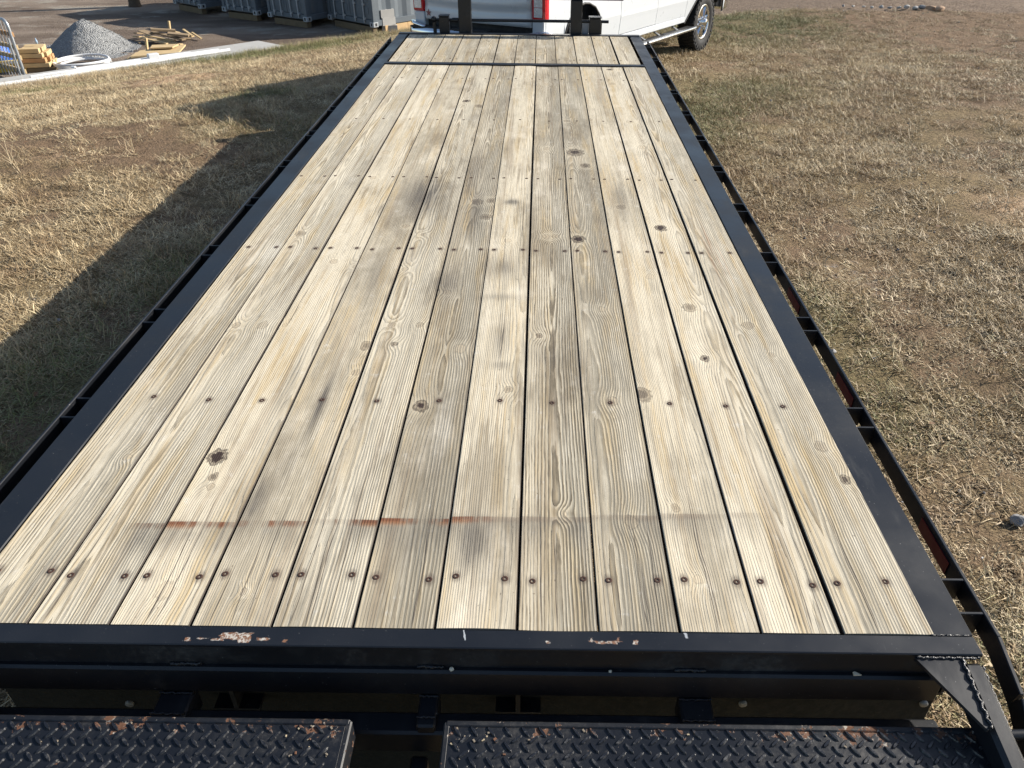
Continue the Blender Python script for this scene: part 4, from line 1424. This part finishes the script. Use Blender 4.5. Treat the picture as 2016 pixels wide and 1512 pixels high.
# nose, kept simple but whole
b = MB(); b.box((VC - .80, 4.70, .62), (VC + .80, 4.80, 1.20), .03); b.build('grille', M_BLACKPL, truck)
b = MB(); b.box((VC - .93, 4.74, .52), (VC + .93, 4.92, .74), .04); b.build('front_bumper', M_CHROME, truck)
for w in (1, -1):
    b = MB(); b.box((VC + w * .62, 4.72, .92), (VC + w * .90, 4.82, 1.15), .03); b.build('headlight', M_CLEAR, truck)
    b = MB(); b.box((VC + w * .95, 2.86, 1.36), (VC + w * 1.20, 2.96, 1.62), .03); b.build('mirror', M_BLACKPL, truck)
b = MB(); b.tube([(VC - .7, RW, .43), (VC + .7, RW, .43)], .05, 10); b.box((VC - .45, -1.0, .50), (VC - .38, 4.6, .62)); b.box((VC + .38, -1.0, .50), (VC + .45, 4.6, .62)); b.box((VC - .04, TG - .25, .48), (VC + .04, TG + .2, .56)); b.build('chassis', M_BLACKPL, truck)

# ================================================================== the lower yard
M_CONC = simple('pale_concrete', (.40, .39, .365), .85, 0, .25, .12, 5, bump=.25, bscale=90)
M_PVC = simple('white_pvc', (.66, .665, .66), .4, 0, .45, .05, 12)
M_LUMBER = simple('yellow_lumber', (.50, .37, .20), .8, 0, .25, .22, 7)
M_LUMBER2 = simple('orange_lumber', (.44, .25, .12), .8, 0, .25, .22, 7)
M_BOARD = simple('grey_brown_board', (.25, .185, .115), .85, 0, .2, .25, 7)
M_GALV = simple('galvanised_steel', (.38, .40, .42), .4, .65, .5, .12, 14)
M_BLUE = simple('blue_plastic', (.03, .11, .42), .5, 0, .4, .15, 9)
M_CONT = simple('slate_container_paint', (.105, .125, .142), .55, 0, .4, .12, 3)
M_CAST = simple('corner_casting_paint', (.34, .36, .37), .6, 0, .35, .2, 30)
M_TIMBER = simple('skid_timber', (.15, .115, .072), .85, 0, .2, .25, 8)
M_PLY = simple('bright_plywood', (.52, .36, .19), .8, 0, .25, .25, 5)
M_PAPER = simple('white_sticker', (.55, .56, .55), .6)

# concrete slab along the foot of the bank
zs = YZ + .16
pC, pR, pF = hit(508, 80, zs), hit(560, 90, zs), hit(330, 106, zs)
d1 = (pF - pC)[:2]; d1 /= np.linalg.norm(d1); wid = np.linalg.norm((pR - pC)[:2]); d2 = (pR - pC)[:2] / wid
L_ = 9.0
b = MB()
poly = [(*pC[:2], zs - .30), (*(pR[:2] + d2 * .25), zs - .30), (*(pR[:2] + d2 * .25 + d1 * L_), zs - .30), (*(pC[:2] + d1 * L_), zs - .30)]
b.prism(poly, (0, 0, .30))
tag(b.build('concrete_slab', M_CONC), 'long pale concrete slab along the foot of the grass bank', 'slab')
# white pipes lying along the slab
prg = random.Random(4)
for (qa, qb, r, lab) in (((-30, 172), (452, 98), .037, 'long white plastic pipe lying nearest the grass bank'), ((60, 152), (430, 98), .030, 'thinner white plastic pipe lying just behind the long one'),
                         ((150, 137), (375, 104), .030, 'short white plastic pipe lying farthest from the grass bank')):
    A, B = hit(*qa, zs + r), hit(*qb, zs + r)
    b = MB(); n = 14
    pts = [A + (B - A) * k / n + np.array([0, 0, .004 * math.sin(k * 1.3)]) for k in range(n + 1)]
    b.tube(pts, r, 12, cap=False); b.tube(pts, r * .82, 12, cap=False)
    tag(b.build('plastic_pipe', M_PVC), lab, 'pipe', 'white pipes lying along the slab')
A = hit(302, 112, zs + .07)
b = MB(); b.box((-.11, -.06, -.07), (.11, .06, .07), .008); b.box((-.115, -.05, -.05), (-.108, .05, .05)); tag(b.build('plastic_box', M_PVC, None, A, (0, 0, .75)), 'small white plastic box on the slab by the pipes', 'box')
# coil of white pipe
P = hit(163, 130, YZ + .02)
b = MB(); pts = []; n = 150
for k in range(n):
    a = 2 * math.pi * k / 46 + .5; r = .50 + .02 * (k / 46) + .012 * math.sin(k * .37); pts.append((P[0] + r * math.cos(a), P[1] + r * math.sin(a), YZ + .05 + .045 * ((k // 46) % 3) + .015 * math.sin(k * .21)))
b.tube(pts, .026, 9)
tag(b.build('pipe_coil', M_PVC), 'loose coil of white plastic pipe lying on the yard behind the slab', 'pipe coil')
A = hit(146, 139, YZ + .1)
b = MB(); b.tube([A + np.array([0, 0, -.12]), A + np.array([0, 0, .05])], .022, 8); b.tube([A + np.array([-.03, 0, .06]), A + np.array([.05, 0, .06])], .034, 10)
tag(b.build('pipe_stub', M_PVC), 'short white pipe stub with a tee standing beside the pipe coil', 'pipe fitting')


# gravel heap
def mat_gravel():
    m = MAT('crushed_grey_stone'); p = m.pos()
    vn = m.node('ShaderNodeTexVoronoi'); m.nt.links.new(p, vn.inputs['Vector']); vn.inputs['Scale'].default_value = 38
    r = m.sep(vn.outputs['Color'])[0]; n = m.noise(p, 3, 4)
    r2 = m.noise(p, 90, 2)
    c = m.mix(r * .6 + r2 * .4, (.20, .205, .205), (.46, .465, .46)); c = m.mix(n.step(.5, .7) * .3, c, (.17, .17, .17))
    m.set('Base Color', c); m.set('Roughness', .95); m.set('Specular IOR Level', .2)
    m.bump(m.w(vn.outputs['Distance']) * -1.0 + r * .6, 1.0, .05)
    return m.m


M_GRAV = mat_gravel()
pc = np.array([-9.43, 18.45]); pw = .98
gxx, gyy = np.meshgrid(np.linspace(-1.5, 1.5, 120), np.linspace(-1.5, 1.5, 120))
ang = np.arctan2(gyy, gxx); rr = np.hypot(gxx - .02, gyy) * (1 + .10 * np.sin(ang * 2 + .6) + .07 * np.sin(ang * 3 + 2))
hh = .72 * np.clip(1 - rr / pw, 0, None) ** .88
hh = np.where(hh > .58, .58 + (hh - .58) * .7, hh)
hh = hh + (vnoise(gxx, gyy, 2.2, 8) - .5) * .10 * np.clip(1.3 - rr, 0, 1) + (vnoise(gxx, gyy, 16, 9, 2) - .5) * .03 * np.clip(1.35 - rr, 0, 1)
hh = np.where(rr > 1.25, -.12, hh - .012 - .05 * np.clip(rr - 1.05, 0, 1))
me = grid_mesh('gravel_heap', gxx + pc[0], gyy + pc[1], hh + YZ + .02)
me.materials.append(M_GRAV)
tag(link_mesh('gravel_heap', me), 'cone shaped heap of grey crushed stone in the lower yard', 'gravel heap')
b = MB(); grg = random.Random(12)
for _ in range(520):
    a = grg.uniform(0, 6.28); r = grg.choice((abs(grg.gauss(.95, .22)), grg.uniform(0, 1.0))); s = grg.uniform(.006, .016)
    x, y = pc[0] + r * math.cos(a), pc[1] + r * math.sin(a)
    i, j = int((y - pc[1] + 1.5) / 3 * 119), int((x - pc[0] + 1.5) / 3 * 119)
    z = YZ + .02 + max(0, hh[min(119, max(0, i)), min(119, max(0, j))])
    e = [Vector((grg.gauss(0, 1), grg.gauss(0, 1), grg.gauss(0, 1))).normalized() for _ in range(2)]
    e2 = e[0].cross(e[1]).normalized(); e1 = e2.cross(e[0])
    b.obox((x, y, z), e[0], e1, e2, (s, s * .8, s * .6), s * .3)
tag(b.build('loose_stones', M_GRAV), 'loose grey stones round the gravel heap', 'stones', kind='stuff')

# scrap timber: every board its own thing
scrap = [  # end A px, end B px, width, thickness, lift, material
    ((296, 58), (345, 60), .16, .05, .30, 2), ((330, 66), (372, 70), .22, .05, .26, 2), ((278, 60), (300, 68), .20, .02, .22, 2), ((266, 65), (284, 66), .10, .03, .16, 2),
    ((264, 72), (282, 73), .10, .03, .10, 0), ((300, 63), (362, 78), .12, .04, .20, 2), ((278, 74), (330, 86), .10, .03, .12, 0), ((312, 77), (358, 88), .11, .03, .10, 0),
    ((286, 70), (345, 80), .08, .03, .16, 0), ((361, 58), (378, 70), .06, .03, .22, 0), ((378, 64), (396, 76), .05, .03, .12, 0), ((340, 62), (380, 72), .10, .03, .18, 0),
    ((352, 76), (375, 76), .09, .03, .06, 2), ((270, 80), (276, 85), .06, .02, .04, 2)]
names = ['thick grey board lying across the top of the scrap heap', 'wide weathered board leaning on the right of the scrap heap', 'short wide grey board at the left top of the scrap heap', 'stub of board at the far left of the scrap heap',
         'short pale board lying flat at the left foot of the scrap heap', 'long brown board running down the middle of the scrap heap', 'long pale batten at the front left of the scrap heap', 'pale yellow plank at the front right of the scrap heap',
         'thin pale batten behind the front boards of the scrap heap', 'thin sloping batten on the right side of the scrap heap', 'loose batten fallen to the far right of the scrap heap', 'pale batten under the sloping one at the right of the scrap heap',
         'short brown offcut low on the right of the scrap heap', 'small splinter of board lying left of the scrap heap']
for (qa, qb, w_, t_, lf, mt), nm in zip(scrap, names):
    A, B = hit(*qa, YZ + lf), hit(*qb, YZ + max(.03, lf - .06))
    b = MB(); b.beam(A, B, w_, t_, c=.004)
    tag(b.build('scrap_board', (M_LUMBER, M_LUMBER2, M_BOARD)[mt]), nm, 'board', 'boards thrown on the scrap heap')
for (q, z0, h, lab) in (((336, 70), .0, .34, 'upright stake sticking out of the scrap heap'), ((330, 86), 0, .12, 'short upright peg in front of the scrap heap'), ((290, 98), 0, .26, 'short post standing beside the sheets of plywood')):
    A = hit(*q, YZ + .02); b = MB(); b.beam(A, A + np.array([.03, .02, h]), .07, .04, up=(1, 0, 0)); tag(b.build('wooden_stake', M_LUMBER), lab, 'stake')
for (qs, zz, lab) in ((((258, 114), (276, 102), (366, 90), (352, 106)), .10, 'pale sheet of plywood on top of the flat stack by the slab'), (((250, 118), (268, 106), (340, 98), (335, 112)), .04, 'lower sheet of plywood in the flat stack by the slab'),
                      (((296, 97), (300, 91), (352, 89), (340, 95)), .16, 'short plank lying on the plywood sheets')):
    b = MB(); b.prism([hit(*q, YZ + zz) for q in qs], (0, 0, .03)); tag(b.build('plywood_sheet', M_LUMBER), lab, 'plywood sheet')

# stacked lumber by the rail
A0, A1 = hit(52, 143, YZ), hit(108, 141, YZ)
ex = (A1 - A0); ex[2] = 0; Ln = np.linalg.norm(ex); ex /= Ln; ey = np.array([-ex[1], ex[0], 0])
for k, (mt, dx) in enumerate(((2, .06), (0, .0), (1, -.01), (0, -.02), (0, -.03))):
    for j in range(4):
        jit = random.Random(k * 7 + j); b = MB(); c = A0 + ex * (Ln / 2 + dx * .5 - .01 * k + jit.uniform(-.035, .035)) + ey * (.14 * j) + np.array([0, 0, .05 + .095 * k])
        b.obox(c, ex, ey, (0, 0, 1), (Ln / 2 - .02 * k, .062, .042), .004)
        lab = ('dark bottom', 'second lowest', 'orange middle', 'second highest', 'topmost')[k] + ' beam, ' + ('front', 'second', 'third', 'back')[j] + ' row, of the lumber stack'
        tag(b.build('timber_beam', (M_LUMBER, M_LUMBER2, M_TIMBER)[mt]), lab, 'timber', 'beams in the lumber stack')
b = MB(); c = A0 + ex * Ln * .55 + ey * .25 + np.array([0, 0, .52])
b.lathe(c, (0, 0, 1), (1, 0, 0), [(0, 0), (0, .022), (.06, .022), (.085, .008), (.11, .008), (.11, 0)], 12)
tag(b.build('plastic_bottle', simple('bottle_plastic', (.35, .48, .62), .2)), 'small pale blue bottle standing on the lumber stack', 'bottle')

# galvanised rail panel with boards, seen end-on at the left
R0 = hit(52, 157, YZ); Rl = hit(-60, 128, YZ)
ex = Rl - R0; ex[2] = 0; ex /= np.linalg.norm(ex); ey = np.array([-ex[1], ex[0], 0])
rail = thing('guard_rail', 'galvanised guard rail with wooden boards standing at the left end of the slab', 'guard rail', tuple(R0))
H_ = 1.13
b = MB(); pts = [(0, 0, 0), (0, 0, H_ - .14)] + [tuple(ex * (.14 - .14 * math.cos(t)) + np.array([0, 0, H_ - .14 + .14 * math.sin(t)])) for t in (.4, .8, 1.2, 1.57)] + [tuple(ex * 1.6 + np.array([0, 0, H_]))]
b.tube(pts, .030, 10); b.build('frame_tube', M_GALV, rail)
b = MB(); b.tube([tuple(ey * .10 - ex * .05), tuple(ey * .10 - ex * .05 + np.array([0, 0, H_ * .72]))], .018, 8); b.build('brace_tube', M_GALV, rail)
for k in range(10):
    b = MB(); q = ex * (.13 + .13 * k); b.tube([tuple(q), tuple(q + np.array([0, 0, H_]))], .010, 7); b.build('upright_bar', M_GALV, rail)
for z in (.16, .42, .62, .86):
    b = MB(); q = -ey * .03; b.beam(q - ex * .03 + np.array([0, 0, z]), q + ex * 1.6 + np.array([0, 0, z]), .03, .085); b.build('rail_board', M_LUMBER if z < .8 else M_LUMBER2, rail)
P = hit(-6, 140, YZ)
b = MB(); b.lathe((P[0] - .12, P[1] + .40, YZ), (0, 0, 1), (1, 0, 0), [(0, 0), (0, .23), (.03, .25), (.20, .24), (.22, .26), (.24, .24), (.42, .25), (.45, .23), (.47, .23), (.47, 0)], 24)
tag(b.build('plastic_barrel', M_BLUE), 'blue plastic barrel behind the guard rail', 'barrel')
b = MB(); P = hit(20, 138, YZ)
b.obox((P[0], P[1], YZ + .08), (.8, .6, 0), (-.6, .8, 0), (0, 0, 1), (.30, .22, .08), .01); tag(b.build('yellow_crate', simple('yellow_plastic', (.6, .42, .06), .5)), 'low yellow crate on the ground behind the guard rail', 'crate')


# ------------------------------------------------------------------ shipping containers
def container(pa, pb, z0, depth, hgt, dirs, lab, timber=True):
    """pa left and pb right bottom corner of the door end"""
    pa, pb = np.array(pa[:2]), np.array(pb[:2])
    w = np.linalg.norm(pb - pa); ex = (pb - pa) / w; ey = np.array([-ex[1], ex[0]])
    root = thing('shipping_container', lab, 'container', (pa[0], pa[1], z0), math.atan2(ex[1], ex[0]), 'slate grey containers standing in the yard')
    P = lambda b, n, m, par=None: b.build(n, m, par or root)
    b = MB()
    for x in (0, w): b.box((x - .05, -.02, .1), (x + .05, .10, hgt), .008)
    b.box((0, -.015, .05), (w, .09, .17), .006); b.box((0, -.015, hgt - .12), (w, .09, hgt))
    P(b, 'door_frame', M_CONT)
    for s in (0, 1):
        xa, xb = (.055, w / 2 - .006) if s == 0 else (w / 2 + .006, w - .055)
        b = MB(); b.box((xa, 0, .18), (xb, .04, hgt - .13), .006)
        for z in (.30, .58, .86, 1.12):
            b.box((xa + .08, -.012, z), (xb - .08, .002, z + .17), .010)
        d = P(b, 'container_door', M_CONT)
        for t in (.28, .72):
            x = xa + (xb - xa) * t
            b = MB(); b.tube([(x, -.045, .09), (x, -.045, hgt - .1)], .017, 8)
            for z in (.16, .5, 1.0): b.box((x - .035, -.05, z), (x + .035, 0, z + .05))
            rd_ = P(b, 'lock_rod', M_CAST, d)
        b = MB(); x = xa + (xb - xa) * .72; b.box((x - .02, -.065, .78), (x + .22, -.05, .81)); P(b, 'door_handle', M_CAST, d)
    b = MB(); b.box((.14, -.018, .85), (.32, -.0135, 1.15)); P(b, 'sticker', M_PAPER)
    # corrugated sides and roof
    def corr(x):
        n = int(depth / .14); zz = []
        for k in range(n + 1):
            y = .1 + (depth - .1) * k / n; q = (0, 0, .035, .035)[k % 4]
            zz.append((x + (-q if x > 0 else q), y))
        return zz
    for x in (w, 0):
        z_ = corr(x); b = MB(); vs = [(a, c, .16) for a, c in z_] + [(a, c, hgt - .08) for a, c in z_]; n = len(z_)
        fs = [(k, k + 1, n + k + 1, n + k) for k in range(n - 1)]
        s = -.03 if x > 0 else .03
        vs += [(a + s, c, z) for a, c, z in vs]; fs += [tuple(q + 2 * n for q in f[::-1]) for f in fs]
        b.add(vs, fs); P(b, 'side_wall', M_CONT)
        b = MB(); b.box((x - .04, .1, .02), (x + .04, depth, .158), .004); b.box((x - .04, .1, hgt - .08), (x + .04, depth, hgt + .01), .004); P(b, 'side_sill', M_CONT)
    b = MB(); b.box((0, .0, hgt - .03), (w, depth, hgt)); b.box((.03, depth - .06, .1), (w - .03, depth, hgt - .03)); b.box((.03, .1, .10), (w - .03, depth - .06, .15)); P(b, 'roof', M_CONT)
    for x in (0, w):
        for y in (0, depth - .12):
            b = MB(); xx = x - .07 if x == 0 else x - .09
            b.box((xx, y - .04, 0), (xx + .16, y + .13, .12), .008)
            c = P(b, 'corner_casting', M_CAST)
            b = MB(); b.box((xx + .05, y - .044, .03), (xx + .105, y - .038, .10), .002); b.box((xx + .158, y + .02, .03), (xx + .164, y + .08, .10), .002); P(b, 'casting_hole', M_SEAM, c)
    return root, w, ex, ey


conts = [((651, 38), (735, 54), -.04, 'slate grey container nearest the truck, with one corrugated side in full sun'), ((533, 33), (604, 43), .0, 'slate grey container second from the truck'),
         ((443, 22), (505, 30), .0, 'slate grey container third from the truck'), ((346, 7), (396, 17), .0, 'slate grey container farthest from the truck')]
for k, (a, c, dz, lab) in enumerate(conts):
    zb = YZ + .17
    pa, pb = hit(*a, zb), hit(*c, zb)
    root, w, ex, ey = container(pa, pb, zb, 3.0, 1.5, None, lab)
    for j, (t0, t1, y0_) in enumerate(((.08, .98, -.02), (.1, .95, 2.7))):
        b = MB(); q0 = np.array([*(pa[:2] + ex * w * t0 + ey * (y0_ + .12)), YZ + .085]); q1 = np.array([*(pa[:2] + ex * w * t1 + ey * (y0_ + .12)), YZ + .085])
        b.beam(q0, q1, .16, .16, c=.006)
        tag(b.build('skid_timber', M_TIMBER), ('front', 'rear')[j] + ' timber under the container ' + ('nearest the truck', 'second from the truck', 'third from the truck', 'farthest from the truck')[k], 'timber', 'timbers under the containers')
    if k == 0:
        for j in range(7):      # bright plywood boards closing the gap along the sunny side
            b = MB(); q0 = pb[:2] + ey * (.35 + .40 * j) + ex * .05; q1 = q0 + ey * .385
            b.prism([(*q0, YZ - .10), (*q1, YZ - .10), (*q1, YZ + .18), (*q0, YZ + .18)], (*(ex * .02), 0))
            tag(b.build('skirting_board', M_PLY), 'plywood board ' + ('first', 'second', 'third', 'fourth', 'fifth', 'sixth', 'seventh')[j] + ' from the doors along the foot of the sunny container', 'board', 'plywood boards along the sunny container')


# concrete blocks stacked by the nearest container
def block_mesh():
    b = MB(); L, W, H = .40, .20, .19; t = .035
    b.box((-L / 2, -W / 2, 0), (L / 2, -W / 2 + t, H)); b.box((-L / 2, W / 2 - t, 0), (L / 2, W / 2, H))
    for x in (-L / 2, -t / 2, L / 2 - t): b.box((x, -W / 2 + t, 0), (x + t, W / 2 - t, H))
    o = b.build('concrete_block', M_CONC); me = o.data; bpy.data.objects.remove(o); return me


BLOCK = block_mesh()
P = hit(764, 61, YZ + .02)
for k, (dz, rz, dx, lab) in enumerate(((-.02, .25, .05, 'lowest concrete block of the stack beside the nearest container'), (.172, .75, .0, 'middle concrete block of the stack beside the nearest container'),
                                       (.364, .7, -.02, 'topmost concrete block of the stack beside the nearest container'))):
    tag(link_mesh('concrete_block', BLOCK, None, (P[0] + dx, P[1], YZ + dz), (0, 0, rz)), lab, 'concrete block', 'concrete blocks stacked by the container')

# bare tree at the far side of the yard
M_BARK = simple('grey_brown_bark', (.10, .075, .055), .95, 0, .15, .35, 12, bump=.8, bscale=25)
P = hit(266, 13, YZ); tr = thing('bare_tree', 'bare brown tree trunk at the back of the lower yard', 'tree', tuple(P))
trg = random.Random(3)
b = MB(); b.tube([(0, 0, -.1), (.01, 0, .1), (.03, .02, .9), (.0, .05, 2.2), (.08, .02, 3.6)], [.22, .17, .14, .12, .09], 12); b.build('trunk', M_BARK, tr)
b = MB()
def limb(p, d, L, r, lv):
    q = [p + d * L * t + Vector((trg.gauss(0, .04), trg.gauss(0, .04), .03)) * L * t for t in (0, .35, .7, 1)]
    b.tube([tuple(x) for x in q], [r, r * .85, r * .7, r * .5], 6, cap=False)
    if lv:
        for _ in range(4):
            t = trg.uniform(.4, 1); limb(p + d * L * t, (d + Vector((trg.gauss(0, .5), trg.gauss(0, .5), trg.uniform(0, .5)))).normalized(), L * .6, r * .5, lv - 1)
for k in range(7): limb(Vector((.05, .03, 1.9 + .25 * k)), Vector((math.cos(k * 2.4), math.sin(k * 2.4), .9)).normalized(), 1.5, .055, 2)
b.build('crown', M_BARK, tr, fix=False)

# row of stones along the gravel road at the top right
def rock(name, P, s, mat, seed, lab):
    bm = bmesh.new(); bmesh.ops.create_icosphere(bm, subdivisions=2, radius=1.0); rg = random.Random(seed)
    ax = [Vector((rg.gauss(0, 1), rg.gauss(0, 1), rg.gauss(0, 1))).normalized() for _ in range(7)]; of = [rg.uniform(.55, .9) for _ in ax]
    for v in bm.verts:
        for a, o_ in zip(ax, of):
            k = v.co.dot(a) - o_
            if k > 0: v.co -= a * k
        v.co.x *= s * rg.uniform(.97, 1.03) * 1.3; v.co.y *= s; v.co.z *= s * .7
    me = bpy.data.meshes.new(name); bm.to_mesh(me); bm.free(); me.materials.append(mat)
    return tag(link_mesh(name, me, None, P, (0, 0, rg.uniform(0, 3))), lab, 'rock', 'rocks along the road edge')


M_ROCK = [simple('pale_rock', (.42, .40, .37), .9, 0, .2, .25, 9, bump=.5, bscale=40), simple('tan_rock', (.40, .27, .18), .9, 0, .2, .25, 9, bump=.5, bscale=40), simple('grey_rock', (.25, .245, .24), .9, 0, .2, .25, 9, bump=.5, bscale=40)]
rr_ = random.Random(21)
for k, (px, py, s, mt) in enumerate(((1850, 20, .13, 1), (1832, 17, .12, 1), (1815, 16, .10, 2), (1802, 17, .08, 0), (1785, 15, .09, 0), (1770, 16, .06, 0), (1752, 16, .06, 2), (1735, 14, .07, 0), (1716, 15, .05, 0), (1700, 14, .05, 0), (1680, 13, .05, 0), (1660, 12, .05, 2))):
    Q = tw(px, py); s *= .72
    rock('road_rock', (Q[0], Q[1], Q[2] + s * .2), s, M_ROCK[mt], k, ('tan rock at the right end', 'brown rock next to the end', 'grey rock third from the end', 'pale rock fourth from the end', 'pale rock fifth from the end', 'small pale rock sixth from the end', 'small grey rock seventh from the end',
         'pale rock eighth from the end', 'small pale rock ninth from the end', 'small pale rock tenth from the end', 'small pale rock eleventh from the end', 'small grey rock at the left end')[k] + ' of the row along the gravel road')
Q = tw(2004, 1030); tag(rock('flat_stone', (Q[0], Q[1], Q[2] + .02), .035, M_ROCK[2], 77, 'grey stone lying in the grass right of the trailer tail'), cat='stone')
Q = tw(1640, 693); tag(rock('flat_stone', (Q[0], Q[1], Q[2] + .005), .018, M_ROCK[0], 78, 'pale stone in the grass beside the right rub rail'), cat='stone')
# small stones strewn over the bare ground
b = MB(); sr = random.Random(33)
for _ in range(900):
    x, y = (sr.uniform(2.8, 11), sr.uniform(0, 17)) if sr.random() < .75 else (sr.uniform(-8, -.4), sr.uniform(1, 14))
    mp = surface_maps(np.array([x]), np.array([y])) if False else None
    s = sr.uniform(.004, .010) * (1.8 if sr.random() < .04 else 1); z = float(ground_z(x, y)) + s * .3
    e = [Vector((sr.gauss(0, 1), sr.gauss(0, 1), sr.gauss(0, 1))).normalized() for _ in range(2)]
    e2 = e[0].cross(e[1]).normalized(); e1 = e2.cross(e[0])
    b.mat = sr.choice((0, 0, 0, 0, 1)); b.obox((x, y, z), e[0], e1, e2, (s, s * .8, s * .55), s * .25)
tag(b.build('field_stones', [M_ROCK[2], M_ROCK[0]], fix=False), 'small stones strewn over the bare field', 'stones', kind='stuff')

# dry leaves and dead stalks caught in the turf
b = MB(); lr = random.Random(91)
for _ in range(700):
    x, y = (lr.uniform(2.6, 10), lr.uniform(.2, 16)) if lr.random() < .7 else (lr.uniform(-7, -.4), lr.uniform(1, 13))
    z = float(ground_z(x, y)) + lr.uniform(.012, .04); a = lr.uniform(0, 6.28); L = lr.uniform(.012, .032); w = L * lr.uniform(.3, .6); c = lr.uniform(.003, .012)
    ex, ey = np.array([math.cos(a), math.sin(a), lr.uniform(-.4, .4)]), np.array([-math.sin(a), math.cos(a), lr.uniform(-.4, .4)])
    o = np.array([x, y, z]); up_ = np.array([0, 0, c])
    b.mat = lr.choice((0, 1)); b.add([o - ex * L, o - ey * w + up_, o + ex * L, o + ey * w + up_, o + up_ * .2], [(0, 1, 4), (1, 2, 4), (2, 3, 4), (3, 0, 4)])
tag(b.build('dry_leaves', [simple('brown_leaf', (.17, .095, .05), .8), simple('tan_leaf', (.36, .25, .14), .8)], fix=False), 'dry brown leaves lying in the grass', 'leaves', kind='stuff')
b = MB()
for (px, py, h) in ((28, 330, .32), (42, 345, .24), (262, 300, .22), (668, 118, .42), (655, 120, .3), (455, 105, .25), (240, 190, .2), (128, 212, .22), (1648, 1010, .12), (1890, 760, .16), (1500, 250, .18), (1730, 660, .12)):
    for k in range(3):
        Q = tw(px + lr.uniform(-5, 5), py + lr.uniform(-3, 3)); dx, dy = lr.uniform(-.12, .12), lr.uniform(-.12, .12)
        b.tube([(Q[0], Q[1], Q[2] - .01), (Q[0] + dx * .4, Q[1] + dy * .4, Q[2] + h * .5), (Q[0] + dx, Q[1] + dy, Q[2] + h * lr.uniform(.7, 1))], [.0028, .0022, .001], 5)
tag(b.build('dry_stalks', simple('straw_stalk', (.52, .42, .27), .7), fix=False), 'thin dry weed stalks standing in the grass', 'stalks', kind='stuff')
